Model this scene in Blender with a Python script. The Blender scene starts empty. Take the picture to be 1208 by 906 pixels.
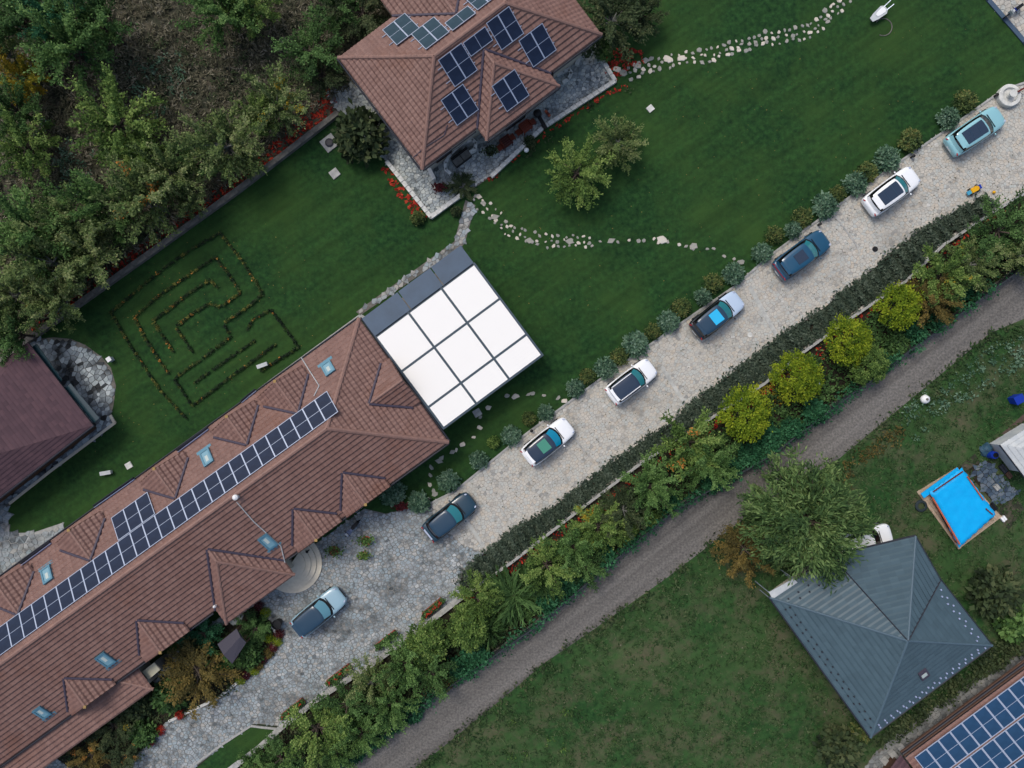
import bpy, math, random
import numpy as np
from mathutils import Vector, Matrix, Quaternion
random.seed(7)
RNG = np.random.default_rng(7)
scene = bpy.context.scene
C = scene.collection
PI = math.pi

# ------------------------------------------------------------------ camera, world, sun, exposure
H = 57.0                       # drone height over the ground, metres
S = 15.0                       # photo pixels per metre on the ground (1208 px wide photo)
cam_d = bpy.data.cameras.new('camera')
cam = bpy.data.objects.new('camera', cam_d); C.objects.link(cam)
cam.location = (0, 0, H); cam.rotation_euler = (0, 0, 0)
cam_d.sensor_width = 36.0; cam_d.sensor_fit = 'HORIZONTAL'
cam_d.lens = 36.0 * H / (1208.0 / S)
cam_d.clip_start = 1.0; cam_d.clip_end = 2000.0
scene.camera = cam
w = bpy.data.worlds.new('World'); scene.world = w; w.use_nodes = True
nt = w.node_tree; nt.nodes.clear()
sky = nt.nodes.new('ShaderNodeTexSky'); sky.sky_type = 'NISHITA'; sky.sun_disc = False
SUN_EL, SUN_AZ = 58.0, 318.0    # azimuth clockwise from north (up in the picture): light from the upper left
sky.sun_elevation = math.radians(SUN_EL); sky.sun_rotation = math.radians(SUN_AZ)
sky.air_density = 1.0; sky.dust_density = 4.0; sky.ozone_density = 1.0
bgn = nt.nodes.new('ShaderNodeBackground'); bgn.inputs['Strength'].default_value = 0.135
outw = nt.nodes.new('ShaderNodeOutputWorld')
nt.links.new(sky.outputs[0], bgn.inputs[0]); nt.links.new(bgn.outputs[0], outw.inputs[0])
sun_d = bpy.data.lights.new('sun', 'SUN'); sun_d.energy = 1.1; sun_d.angle = math.radians(18); sun_d.color = (1.0, 0.955, 0.88)
sun = bpy.data.objects.new('sun', sun_d); C.objects.link(sun)
el, az = math.radians(SUN_EL), math.radians(SUN_AZ)
sdir = Vector((math.sin(az) * math.cos(el), math.cos(az) * math.cos(el), math.sin(el)))
sun.rotation_euler = sdir.to_track_quat('Z', 'Y').to_euler()
scene.view_settings.view_transform = 'Standard'; scene.view_settings.look = 'None'
scene.view_settings.exposure = 0.3; scene.view_settings.gamma = 1.0
scene.view_settings.use_curve_mapping = False

# ------------------------------------------------------------------ measuring helpers (survey of the aerial photograph)
def P(px, py, z=0.0):
    k = (H - z) / H / S
    return Vector(((px - 604) * k, (453 - py) * k, z))
def on_plane(px, py, p0, n):
    c = Vector((0, 0, H)); d = P(px, py, 0) - c
    t = (p0 - c).dot(n) / d.dot(n)
    return c + d * t
def srgb(r, g, b):
    f = lambda c: (c / 255 / 12.92) if c / 255 <= .04045 else ((c / 255 + .055) / 1.055) ** 2.4
    return (f(r), f(g), f(b), 1)

# ------------------------------------------------------------------ materials
def mat(name, col, rough=0.7, metal=0.0, col2=None, scale=3.0, bump=0.0, bscale=None, spec=0.3, detail=4, coat=0.0, ramp=(0.35, 0.65), stretch=None, rot=0):
    m = bpy.data.materials.new(name); m.use_nodes = True
    t = m.node_tree; b = t.nodes['Principled BSDF']
    b.inputs['Roughness'].default_value = rough; b.inputs['Metallic'].default_value = metal
    b.inputs['Specular IOR Level'].default_value = spec
    b.inputs['Coat Weight'].default_value = coat
    b.inputs['Base Color'].default_value = col
    if col2 is not None or bump:
        tc = t.nodes.new('ShaderNodeTexCoord'); mp = t.nodes.new('ShaderNodeMapping')
        t.links.new(tc.outputs['Object'], mp.inputs[0])
        mp.inputs['Rotation'].default_value = (0, 0, rot)
        if stretch: mp.inputs['Scale'].default_value = stretch
    if col2 is not None:
        n = t.nodes.new('ShaderNodeTexNoise'); n.inputs['Scale'].default_value = scale; n.inputs['Detail'].default_value = detail
        n.inputs['Roughness'].default_value = 0.65
        t.links.new(mp.outputs[0], n.inputs['Vector'])
        r = t.nodes.new('ShaderNodeValToRGB'); r.color_ramp.elements[0].position = ramp[0]; r.color_ramp.elements[1].position = ramp[1]
        r.color_ramp.elements[0].color = col; r.color_ramp.elements[1].color = col2
        t.links.new(n.outputs['Fac'], r.inputs[0]); t.links.new(r.outputs[0], b.inputs['Base Color'])
    if bump:
        n2 = t.nodes.new('ShaderNodeTexNoise'); n2.inputs['Scale'].default_value = bscale or scale * 4; n2.inputs['Detail'].default_value = 3
        t.links.new(mp.outputs[0], n2.inputs['Vector'])
        bp = t.nodes.new('ShaderNodeBump'); bp.inputs['Strength'].default_value = 0.8; bp.inputs['Distance'].default_value = bump
        t.links.new(n2.outputs['Fac'], bp.inputs['Height']); t.links.new(bp.outputs[0], b.inputs['Normal'])
    return m
def tone_mat(name, cols, rough=0.8, spec=0.2, bump=0.0, bscale=20, noise=0.25, nscale=1.5, translucent=0.0, metal=0.0, stain=None):
    """colour picked per piece by its 'tone' value, with a little noise on top"""
    m = bpy.data.materials.new(name); m.use_nodes = True
    t = m.node_tree; b = t.nodes['Principled BSDF']
    b.inputs['Roughness'].default_value = rough; b.inputs['Specular IOR Level'].default_value = spec
    b.inputs['Metallic'].default_value = metal
    a = t.nodes.new('ShaderNodeAttribute'); a.attribute_name = 'tone'
    tc = t.nodes.new('ShaderNodeTexCoord')
    n = t.nodes.new('ShaderNodeTexNoise'); n.inputs['Scale'].default_value = nscale; n.inputs['Detail'].default_value = 3
    t.links.new(tc.outputs['Object'], n.inputs['Vector'])
    s = t.nodes.new('ShaderNodeMath'); s.operation = 'SUBTRACT'; s.inputs[1].default_value = 0.5
    t.links.new(n.outputs['Fac'], s.inputs[0])
    ml = t.nodes.new('ShaderNodeMath'); ml.operation = 'MULTIPLY_ADD'; ml.inputs[1].default_value = noise * 3
    t.links.new(s.outputs[0], ml.inputs[0]); t.links.new(a.outputs['Fac'], ml.inputs[2])
    r = t.nodes.new('ShaderNodeValToRGB'); e = r.color_ramp.elements
    for i in range(len(cols) - 2): e.new(0.5)
    for i, c in enumerate(cols): e[i].position = i / (len(cols) - 1); e[i].color = c
    t.links.new(ml.outputs[0], r.inputs[0]); t.links.new(r.outputs[0], b.inputs['Base Color'])
    if stain:                                    # moss, oil and dirt in patches of their own shape
        for sc, lo, hi, amt in stain[1]:
            src = b.inputs['Base Color'].links[0].from_socket
            ns = t.nodes.new('ShaderNodeTexNoise'); ns.inputs['Scale'].default_value = sc; ns.inputs['Detail'].default_value = 8; ns.inputs['Roughness'].default_value = .7
            t.links.new(tc.outputs['Object'], ns.inputs['Vector'])
            mr = t.nodes.new('ShaderNodeMapRange'); mr.inputs['From Min'].default_value = lo; mr.inputs['From Max'].default_value = hi; mr.inputs['To Min'].default_value = 0; mr.inputs['To Max'].default_value = amt
            t.links.new(ns.outputs['Fac'], mr.inputs['Value'])
            mx = t.nodes.new('ShaderNodeMix'); mx.data_type = 'RGBA'; mx.inputs['B'].default_value = stain[0]
            t.links.new(mr.outputs[0], mx.inputs['Factor']); t.links.new(src, mx.inputs['A']); t.links.new(mx.outputs['Result'], b.inputs['Base Color'])
    if bump:
        n2 = t.nodes.new('ShaderNodeTexNoise'); n2.inputs['Scale'].default_value = bscale
        t.links.new(tc.outputs['Object'], n2.inputs['Vector'])
        bp = t.nodes.new('ShaderNodeBump'); bp.inputs['Distance'].default_value = bump
        t.links.new(n2.outputs['Fac'], bp.inputs['Height']); t.links.new(bp.outputs[0], b.inputs['Normal'])
    if translucent:
        tr = t.nodes.new('ShaderNodeBsdfTranslucent'); mx = t.nodes.new('ShaderNodeMixShader'); mx.inputs[0].default_value = translucent
        t.links.new(r.outputs[0], tr.inputs[0])
        t.links.new(b.outputs[0], mx.inputs[1]); t.links.new(tr.outputs[0], mx.inputs[2])
        t.links.new(mx.outputs[0], t.nodes['Material Output'].inputs[0])
    return m

# ------------------------------------------------------------------ object helpers
def tag(o, label=None, cat=None, group=None, kind=None):
    if label: o['label'] = label
    if cat: o['category'] = cat
    if group: o['group'] = group
    if kind: o['kind'] = kind
    return o
def thing(name, loc, label=None, cat=None, group=None, rz=0.0):
    o = bpy.data.objects.new(name, None); C.objects.link(o)
    o.location = loc; o.rotation_euler = (0, 0, rz); o.empty_display_size = 0.3
    return tag(o, label, cat, group)
def link(name, me, parent=None, m=None):
    o = bpy.data.objects.new(name, me); C.objects.link(o)
    if parent: o.parent = parent
    if m and not me.materials: me.materials.append(m)
    return o
class MB:
    def __init__(s): s.v = []; s.f = []; s.t = []; s.mi = []
    def poly(s, pts, tone=0.5, mi=0):
        b = len(s.v); s.v += [tuple(p) for p in pts]; s.f.append(tuple(range(b, b + len(pts)))); s.t.append(tone); s.mi.append(mi)
    def prism(s, pts, z0, z1, tone=0.5, mi=0, top=None, bottom=False):
        """pts: list of xy; top: optional list of xy for a narrower top"""
        a = 0
        for i in range(len(pts)):
            j = (i + 1) % len(pts); a += pts[i][0] * pts[j][1] - pts[j][0] * pts[i][1]
        if a < 0: pts = list(reversed(pts)); top = list(reversed(top)) if top else None
        n = len(pts); b = len(s.v); tp = top or pts
        s.v += [(p[0], p[1], z0) for p in pts] + [(p[0], p[1], z1) for p in tp]
        for i in range(n):
            j = (i + 1) % n; s.f.append((b + i, b + j, b + n + j, b + n + i)); s.t.append(tone); s.mi.append(mi)
        s.f.append(tuple(range(b + n, b + 2 * n))); s.t.append(tone); s.mi.append(mi)
        if bottom: s.f.append(tuple(reversed(range(b, b + n)))); s.t.append(tone); s.mi.append(mi)
    def box(s, c, sz, R=None, tone=0.5, mi=0):
        """c centre, sz full sizes, R 3x3 matrix"""
        b = len(s.v); R = R or Matrix.Identity(3); c = Vector(c)
        for dx, dy, dz in ((-1,-1,-1),(1,-1,-1),(1,1,-1),(-1,1,-1),(-1,-1,1),(1,-1,1),(1,1,1),(-1,1,1)):
            s.v.append(tuple(c + R @ Vector((dx * sz[0] / 2, dy * sz[1] / 2, dz * sz[2] / 2))))
        for f in ((3,2,1,0),(4,5,6,7),(0,1,5,4),(1,2,6,5),(2,3,7,6),(3,0,4,7)):
            s.f.append(tuple(b + i for i in f)); s.t.append(tone); s.mi.append(mi)
    def tube(s, p0, p1, r0, r1=None, n=7, tone=0.5, mi=0, cap=True):
        p0, p1 = Vector(p0), Vector(p1); r1 = r0 if r1 is None else r1
        d = (p1 - p0).normalized(); a = d.orthogonal().normalized(); c = d.cross(a); b = len(s.v)
        for p, r in ((p0, r0), (p1, r1)):
            for i in range(n):
                t = 2 * PI * i / n; s.v.append(tuple(p + (a * math.cos(t) + c * math.sin(t)) * r))
        for i in range(n):
            j = (i + 1) % n; s.f.append((b + i, b + j, b + n + j, b + n + i)); s.t.append(tone); s.mi.append(mi)
        if cap:
            s.f.append(tuple(range(b + n, b + 2 * n))); s.f.append(tuple(reversed(range(b, b + n)))); s.t += [tone] * 2; s.mi += [mi] * 2
    def lathe(s, c, prof, n=16, tone=0.5, mi=0):
        """prof list of (r,z) bottom to top"""
        b = len(s.v)
        for r, z in prof:
            for i in range(n):
                t = 2 * PI * i / n; s.v.append((c[0] + r * math.cos(t), c[1] + r * math.sin(t), c[2] + z))
        for k in range(len(prof) - 1):
            for i in range(n):
                j = (i + 1) % n; s.f.append((b + k*n + i, b + k*n + j, b + (k+1)*n + j, b + (k+1)*n + i)); s.t.append(tone); s.mi.append(mi)
        s.f.append(tuple(range(b + (len(prof)-1)*n, b + len(prof)*n))); s.t.append(tone); s.mi.append(mi)
    def mesh(s, name, mats, origin=(0, 0, 0), smooth=False):
        me = bpy.data.meshes.new(name)
        ox, oy, oz = origin
        me.from_pydata([(x - ox, y - oy, z - oz) for x, y, z in s.v], [], s.f)
        a = me.attributes.new('tone', 'FLOAT', 'FACE'); a.data.foreach_set('value', s.t)
        for m in (mats if isinstance(mats, (list, tuple)) else [mats]): me.materials.append(m)
        me.polygons.foreach_set('material_index', s.mi)
        if smooth: me.polygons.foreach_set('use_smooth', [True] * len(s.f))
        me.update(); return me
    def build(s, name, mats, parent=None, smooth=False, kind=None):
        og = (0, 0, 0)
        if parent is not None:
            q = parent; og = Vector((0, 0, 0))
            while q: og = og + q.location; q = q.parent
        o = link(name, s.mesh(name, mats, og, smooth), parent)
        if kind: o['kind'] = kind
        return o
def leafmesh(name, c, size, tone, mats, aspect=1.7, dirs=None, up=0.6, smooth=False):
    """many little leaf quads: c (N,3) centres, size (N,) , dirs optional long axis (N,3)"""
    n = len(c)
    nr = RNG.normal(size=(n, 3)); nr[:, 2] = np.abs(nr[:, 2]) + up; nr /= np.linalg.norm(nr, axis=1)[:, None]
    a = RNG.normal(size=(n, 3)) if dirs is None else dirs + RNG.normal(size=(n, 3)) * .25
    a -= nr * (a * nr).sum(1)[:, None]; a /= (np.linalg.norm(a, axis=1)[:, None] + 1e-9)
    b = np.cross(nr, a)
    L = (size * aspect / 2)[:, None]; W = (size / 2)[:, None]
    v = np.empty((n, 4, 3)); v[:, 0] = c - a * L; v[:, 1] = c + b * W + a * L * .1; v[:, 2] = c + a * L; v[:, 3] = c - b * W + a * L * .1
    me = bpy.data.meshes.new(name)
    me.vertices.add(n * 4); me.vertices.foreach_set('co', v.astype(np.float32).ravel())
    me.loops.add(n * 4); me.loops.foreach_set('vertex_index', np.arange(n * 4, dtype=np.int32))
    me.polygons.add(n); me.polygons.foreach_set('loop_start', np.arange(0, n * 4, 4, dtype=np.int32))
    at = me.attributes.new('tone', 'FLOAT', 'FACE'); at.data.foreach_set('value', np.asarray(tone, dtype=np.float32))
    for m in (mats if isinstance(mats, (list, tuple)) else [mats]): me.materials.append(m)
    me.update(calc_edges=True); return me
def pip(x, y, poly):
    r = False; n = len(poly); j = n - 1
    for i in range(n):
        xi, yi = poly[i][0], poly[i][1]; xj, yj = poly[j][0], poly[j][1]
        if (yi > y) != (yj > y) and x < (xj - xi) * (y - yi) / (yj - yi) + xi: r = not r
        j = i
    return r
def W2(pts, z=0.0): return [tuple(P(x, y, z))[:2] for x, y in pts]
def sheet(name, pts_px, z, m, kind='structure'):
    mb = MB(); q = W2(pts_px)
    a = sum(q[i][0] * q[(i+1) % len(q)][1] - q[(i+1) % len(q)][0] * q[i][1] for i in range(len(q)))
    if a < 0: q.reverse()
    mb.poly([(x, y, z) for x, y in q]); o = mb.build(name, m)
    return tag(o, kind=kind)
def scatter_in(poly, n):
    """n random points inside world polygon -> (n,2)"""
    p = np.array(poly); lo, hi = p.min(0), p.max(0); out = []
    while len(out) < n:
        q = RNG.uniform(lo, hi, size=(n, 2))
        out += [tuple(t) for t in q if pip(t[0], t[1], poly)]
    return np.array(out[:n])
def clip(poly, a, b, c):
    """keep the part of poly (list of 2d) where a*x+b*y<=c"""
    out = []; n = len(poly)
    for i in range(n):
        p, q = poly[i], poly[(i + 1) % n]
        dp, dq = a*p[0] + b*p[1] - c, a*q[0] + b*q[1] - c
        if dp <= 0: out.append(p)
        if (dp < 0 < dq) or (dq < 0 < dp):
            t = dp / (dp - dq); out.append((p[0] + (q[0]-p[0])*t, p[1] + (q[1]-p[1])*t))
    return out
ORD = ['first','second','third','fourth','fifth','sixth','seventh','eighth','ninth','tenth','eleventh','twelfth','thirteenth','fourteenth','fifteenth','sixteenth','seventeenth','eighteenth']

# ------------------------------------------------------------------ palette
M = {}
M['ground'] = mat('weedy earth', srgb(52, 50, 44), .95, col2=srgb(38, 52, 32), scale=.35, bump=.05, bscale=6, spec=.1, detail=8)
M['wild'] = mat('scrub soil', srgb(48, 52, 42), .95, col2=srgb(92, 86, 74), scale=.9, bump=.06, bscale=5, spec=.1, detail=10, ramp=(.42, .68))
M['mulch'] = tone_mat('red bark mulch', [srgb(96, 26, 20), srgb(146, 38, 26), srgb(172, 64, 42)], noise=.3, nscale=6)
M['soil'] = mat('bed soil', srgb(36, 34, 28), .95, col2=srgb(48, 44, 36), scale=2, bump=.04, spec=.1)
M['joint'] = mat('paving joints', srgb(126, 124, 118), .95, col2=srgb(160, 156, 148), scale=1.0, bump=.01, spec=.1, detail=6)
M['stone'] = tone_mat('driveway stones', [srgb(140, 141, 138), srgb(172, 171, 164), srgb(184, 179, 168), srgb(172, 176, 172), srgb(182, 173, 158), srgb(190, 190, 185)], .85, .25, bump=.01, noise=.12, nscale=.35, stain=(srgb(92, 90, 84), ((.28, .54, .76, .5), (1.1, .52, .72, .55), (4.0, .56, .74, .5))))
M['stone_cool'] = tone_mat('courtyard stones', [srgb(92, 98, 102), srgb(132, 140, 144), srgb(154, 160, 162), srgb(140, 154, 160), srgb(160, 158, 152), srgb(180, 186, 188)], .85, .25, bump=.01, noise=.14, nscale=.45, stain=(srgb(58, 62, 62), ((.35, .48, .68, .75), (1.4, .5, .7, .75), (4.0, .54, .72, .6))))
M['terrace'] = tone_mat('terrace stones', [srgb(84, 92, 94), srgb(142, 150, 152), srgb(166, 174, 174), srgb(178, 182, 176), srgb(202, 206, 202)], .85, .2, bump=.01, noise=.2, nscale=.5, stain=(srgb(60, 64, 62), ((.7, .5, .68, .7), (2.5, .54, .72, .6))))
M['patchy'] = tone_mat('weathered terrace', [srgb(40, 42, 42), srgb(66, 70, 72), srgb(124, 132, 136), srgb(156, 166, 168), srgb(180, 188, 190)], .85, .2, bump=.01, noise=.5, nscale=.55)
M['slab'] = tone_mat('pale stepping stone', [srgb(130, 132, 126), srgb(168, 164, 152), srgb(196, 188, 174), srgb(166, 174, 174)], .85, .2, bump=.01, noise=.1)
M['kerb'] = mat('pale concrete', srgb(136, 138, 136), .85, col2=srgb(170, 170, 166), scale=2.5, bump=.006, spec=.2)
M['kerbdark'] = mat('weathered concrete', srgb(84, 83, 79), .9, col2=srgb(116, 113, 107), scale=1.6, bump=.01, spec=.2)
M['coping'] = mat('white coping', srgb(176, 178, 174), .8, col2=srgb(210, 210, 204), scale=2, bump=.004, spec=.2)
M['tile'] = tone_mat('brown roof tiles', [srgb(98, 72, 65), srgb(115, 87, 79), srgb(132, 104, 95)], .62, .35, noise=.12, nscale=.5, stain=(srgb(104, 64, 44), ((.22, .55, .75, .6), (1.3, .62, .8, .5))))
M['ridge'] = mat('ridge tile', srgb(134, 104, 94), .6, col2=srgb(118, 92, 84), scale=3, spec=.35)
M['valley'] = mat('valley flashing', srgb(62, 56, 70), .55, spec=.4)
M['shingle'] = tone_mat('purple shingles', [srgb(62, 48, 54), srgb(78, 60, 66), srgb(92, 70, 74)], .85, .2, noise=.15, nscale=.6)
M['metal_tile'] = tone_mat('blue grey metal roof', [srgb(56, 74, 82), srgb(64, 84, 93), srgb(73, 94, 103)], .5, .45, noise=.12, nscale=.3)
M['metal_ridge'] = mat('metal ridge', srgb(72, 92, 104), .5, spec=.45)
M['wall'] = mat('cream render', srgb(190, 182, 168), .9, col2=srgb(176, 168, 154), scale=1.2, spec=.2)
M['window'] = mat('window glass', srgb(30, 44, 54), .08, spec=.7)
M['frame'] = mat('brown frame', srgb(70, 48, 40), .6)
M['alu'] = mat('aluminium', srgb(168, 178, 196), .35, metal=.4, spec=.5)
M['cell'] = mat('solar cells', srgb(24, 34, 54), .4, col2=srgb(30, 42, 64), scale=1.2, spec=.2)
M['cell_teal'] = mat('solar cells with painted sky sheen', srgb(36, 58, 70), .4, col2=srgb(44, 66, 78), scale=1.2, spec=.2)  # lighter copy of the cells: sky sheen of the upper left slope put into the colour
M['cell_blue'] = mat('blue solar cells', srgb(26, 58, 88), .4, col2=srgb(32, 66, 98), scale=1.2, spec=.25)
M['skylight'] = mat('skylight frame', srgb(84, 128, 146), .4, metal=.3, spec=.5)
M['skyglass'] = mat('skylight glass', srgb(108, 148, 162), .12, spec=.7)
M['blind'] = mat('skylight blind', srgb(170, 182, 178), .6)
M['strip'] = mat('blue grey sheet metal', srgb(64, 84, 104), .5, col2=srgb(58, 76, 94), scale=.6, spec=.4)
M['beam'] = mat('dark slate beam', srgb(48, 66, 78), .5, spec=.4)
M['louver'] = mat('white louvre', (0.80, 0.79, 0.755, 1), .5, spec=.3)
M['gutter'] = mat('gutter', srgb(42, 44, 52), .5)
M['bluewhite'] = mat('pale blue trim', srgb(150, 160, 190), .5)
M['white'] = mat('white paint', (0.75, 0.76, 0.76, 1), .5)
M['offwhite'] = mat('weathered white', srgb(186, 190, 190), .7, col2=srgb(165, 172, 176), scale=1.5)
M['black'] = mat('black plastic', srgb(20, 21, 23), .5)
M['wood'] = mat('bleached timber', srgb(150, 132, 112), .8, col2=srgb(176, 158, 138), scale=5, bump=.01)
M['brownwood'] = mat('brown timber', srgb(66, 48, 38), .7, col2=srgb(82, 60, 48), scale=4)
M['redwood'] = mat('red brown timber', srgb(92, 36, 24), .6)
M['orange'] = mat('orange terracotta', srgb(172, 92, 66), .8, col2=srgb(150, 78, 56), scale=5)
M['terracotta'] = mat('dull terracotta', srgb(140, 78, 60), .85)
M['tarp'] = mat('bright blue tarpaulin', srgb(0, 166, 228), .5, col2=srgb(0, 156, 220), scale=1.3, spec=.3, bump=.004, bscale=6)
M['navy'] = mat('navy plastic', srgb(20, 50, 150), .4)
M['slate'] = tone_mat('dark slate paving', [srgb(44, 56, 70), srgb(62, 78, 94), srgb(80, 94, 108), srgb(112, 118, 122)], .8, .25, noise=.25, nscale=1)
M['beige'] = mat('beige stone', srgb(196, 188, 170), .8, col2=srgb(208, 200, 182), scale=3, bump=.005)
M['bark'] = mat('bark', srgb(62, 54, 46), .95, col2=srgb(84, 76, 68), scale=6, bump=.02)
M['palebark'] = mat('pale bark', srgb(120, 122, 116), .9, col2=srgb(92, 92, 86), scale=5, bump=.01)
M['tyre'] = mat('rubber', srgb(24, 25, 27), .85)
M['rim'] = mat('alloy rim', srgb(140, 144, 150), .35, metal=.7)
M['yellow'] = mat('yellow plastic', srgb(214, 160, 20), .4)
M['cyan'] = mat('turquoise plastic', srgb(70, 150, 180), .4)
M['red'] = mat('red plastic', srgb(120, 20, 24), .5)
M['fence'] = mat('dark blue grey fence panel', srgb(44, 52, 58), .7, col2=srgb(54, 60, 64), scale=2)
M['roadbrick'] = tone_mat('gravel chips', [srgb(92, 94, 94), srgb(120, 124, 124), srgb(150, 150, 146)], .9, .2, noise=.2)
def fol(name, cols, tr=.35): return tone_mat(name, [srgb(*c) for c in cols], .75, .25, noise=.12, nscale=.9, translucent=tr)
F = {
 'green':  fol('fresh green leaves', [(42, 68, 34), (66, 98, 48), (92, 126, 66), (122, 154, 90)]),
 'deep':   fol('deep green leaves', [(36, 60, 32), (56, 86, 44), (78, 110, 58), (104, 138, 80)]),
 'olive':  fol('olive leaves', [(52, 70, 40), (82, 102, 56), (110, 130, 74), (148, 156, 106)]),
 'lime':   fol('yellow green leaves', [(48, 74, 36), (80, 108, 50), (110, 138, 68), (146, 166, 92)]),
 'yellow': fol('acid yellow leaves', [(64, 92, 22), (98, 122, 26), (132, 150, 34), (160, 170, 48)]),
 'gold':   fol('autumn gold leaves', [(74, 86, 30), (122, 124, 38), (166, 148, 44), (184, 150, 52)]),
 'rust':   fol('rusty leaves', [(62, 60, 32), (88, 82, 44), (110, 98, 52), (134, 116, 62)]),
 'dark':   fol('dark olive leaves', [(36, 48, 32), (54, 70, 44), (72, 88, 56), (96, 104, 70)]),
 'silver': fol('silver green leaves', [(54, 84, 66), (76, 108, 84), (100, 130, 104), (134, 160, 138)]),
 'vari':   fol('variegated leaves', [(40, 58, 32), (68, 88, 48), (98, 116, 64), (126, 124, 72)]),
 'teal':   fol('bluish green leaves', [(24, 60, 38), (36, 84, 54), (52, 106, 70), (78, 132, 92)]),
 'hedge':  fol('hedge leaves', [(42, 56, 46), (60, 76, 62), (80, 94, 78), (104, 116, 100)]),
 'willow': fol('willow leaves', [(38, 60, 36), (60, 88, 48), (86, 114, 64), (124, 148, 90)]),
 'dry':    fol('dry grass', [(68, 74, 56), (92, 92, 72), (118, 114, 94), (150, 144, 128)]),
 'maze':   fol('maze box leaves', [(26, 42, 28), (42, 60, 36), (76, 90, 44), (124, 120, 58)]),
 'bloom':  fol('red blooms', [(110, 20, 16), (150, 34, 22), (176, 60, 30)], 0),
 'orangebloom': fol('orange leaves', [(140, 96, 40), (168, 112, 48), (190, 132, 60)], 0),
 'lawnwood': fol('rough grass', [(34, 58, 30), (50, 76, 40), (66, 92, 52), (92, 104, 72)]),
}

# ------------------------------------------------------------------ THE SETTING: ground, lawns, road
def lawn_mat(name, a, b, c, dirt=None):
    m = mat(name, a, .9, col2=b, scale=2.6, bump=.03, bscale=28, spec=.15, detail=12)
    t = m.node_tree; bs = t.nodes['Principled BSDF']
    src = bs.inputs['Base Color'].links[0].from_socket
    tc = t.nodes.new('ShaderNodeTexCoord')
    n = t.nodes.new('ShaderNodeTexNoise'); n.inputs['Scale'].default_value = .12; n.inputs['Detail'].default_value = 6; n.inputs['Roughness'].default_value = .7
    t.links.new(tc.outputs['Object'], n.inputs['Vector'])
    r = t.nodes.new('ShaderNodeValToRGB'); r.color_ramp.elements[0].position = .4; r.color_ramp.elements[1].position = .68
    r.color_ramp.elements[0].color = (0, 0, 0, 1); r.color_ramp.elements[1].color = (1, 1, 1, 1)
    t.links.new(n.outputs['Fac'], r.inputs[0])
    mx = t.nodes.new('ShaderNodeMix'); mx.data_type = 'RGBA'; mx.inputs['B'].default_value = c
    t.links.new(r.outputs[0], mx.inputs['Factor']); t.links.new(src, mx.inputs['A'])
    last = mx.outputs['Result']
    # mowing streaks along the drive
    mp = t.nodes.new('ShaderNodeMapping'); mp.vector_type = 'TEXTURE'; mp.inputs['Rotation'].default_value = (0, 0, math.radians(34)); mp.inputs['Scale'].default_value = (7, .45, 1)
    t.links.new(tc.outputs['Object'], mp.inputs[0])
    n3 = t.nodes.new('ShaderNodeTexNoise'); n3.inputs['Scale'].default_value = .8; n3.inputs['Detail'].default_value = 4
    t.links.new(mp.outputs[0], n3.inputs['Vector'])
    hs = t.nodes.new('ShaderNodeHueSaturation'); mr = t.nodes.new('ShaderNodeMapRange')
    mr.inputs['From Min'].default_value = .3; mr.inputs['From Max'].default_value = .7; mr.inputs['To Min'].default_value = .82; mr.inputs['To Max'].default_value = 1.2
    t.links.new(n3.outputs['Fac'], mr.inputs['Value']); t.links.new(mr.outputs[0], hs.inputs['Value']); t.links.new(last, hs.inputs['Color'])
    last = hs.outputs[0]
    if dirt is not None:
        n4 = t.nodes.new('ShaderNodeTexNoise'); n4.inputs['Scale'].default_value = .3; n4.inputs['Detail'].default_value = 9; n4.inputs['Roughness'].default_value = .75
        t.links.new(tc.outputs['Object'], n4.inputs['Vector'])
        r4 = t.nodes.new('ShaderNodeValToRGB'); r4.color_ramp.elements[0].position = .47; r4.color_ramp.elements[1].position = .66
        r4.color_ramp.elements[0].color = (0, 0, 0, 1); r4.color_ramp.elements[1].color = (.8, .8, .8, 1)
        t.links.new(n4.outputs['Fac'], r4.inputs[0])
        m4 = t.nodes.new('ShaderNodeMix'); m4.data_type = 'RGBA'; m4.inputs['B'].default_value = dirt
        t.links.new(r4.outputs[0], m4.inputs['Factor']); t.links.new(last, m4.inputs['A']); last = m4.outputs['Result']
    t.links.new(last, bs.inputs['Base Color'])
    return m
M['lawn'] = lawn_mat('mown lawn', srgb(17, 42, 22), srgb(38, 72, 34), srgb(46, 72, 32))
M['rough'] = lawn_mat('rough lawn', srgb(22, 50, 24), srgb(46, 80, 40), srgb(56, 80, 44), srgb(88, 82, 66))
M['track'] = mat('gravel track', srgb(80, 79, 77), .95, col2=srgb(112, 109, 105), scale=6, bump=.04, bscale=14, spec=.15, detail=10)
# lighter wheel tracks, darker middle: worn gravel along the track
t_ = M['track'].node_tree; b_ = t_.nodes['Principled BSDF']; src = b_.inputs['Base Color'].links[0].from_socket
tc_ = t_.nodes.new('ShaderNodeTexCoord'); mp_ = t_.nodes.new('ShaderNodeMapping'); mp_.vector_type = 'TEXTURE'; mp_.inputs['Rotation'].default_value = (0, 0, math.radians(38.3)); mp_.inputs['Scale'].default_value = (40, 1.0, 1)
t_.links.new(tc_.outputs['Object'], mp_.inputs[0])
nn_ = t_.nodes.new('ShaderNodeTexNoise'); nn_.inputs['Scale'].default_value = 1.0; nn_.inputs['Detail'].default_value = 5; t_.links.new(mp_.outputs[0], nn_.inputs['Vector'])
mr_ = t_.nodes.new('ShaderNodeMapRange'); mr_.inputs['From Min'].default_value = .3; mr_.inputs['From Max'].default_value = .7; mr_.inputs['To Min'].default_value = .66; mr_.inputs['To Max'].default_value = 1.4
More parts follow.
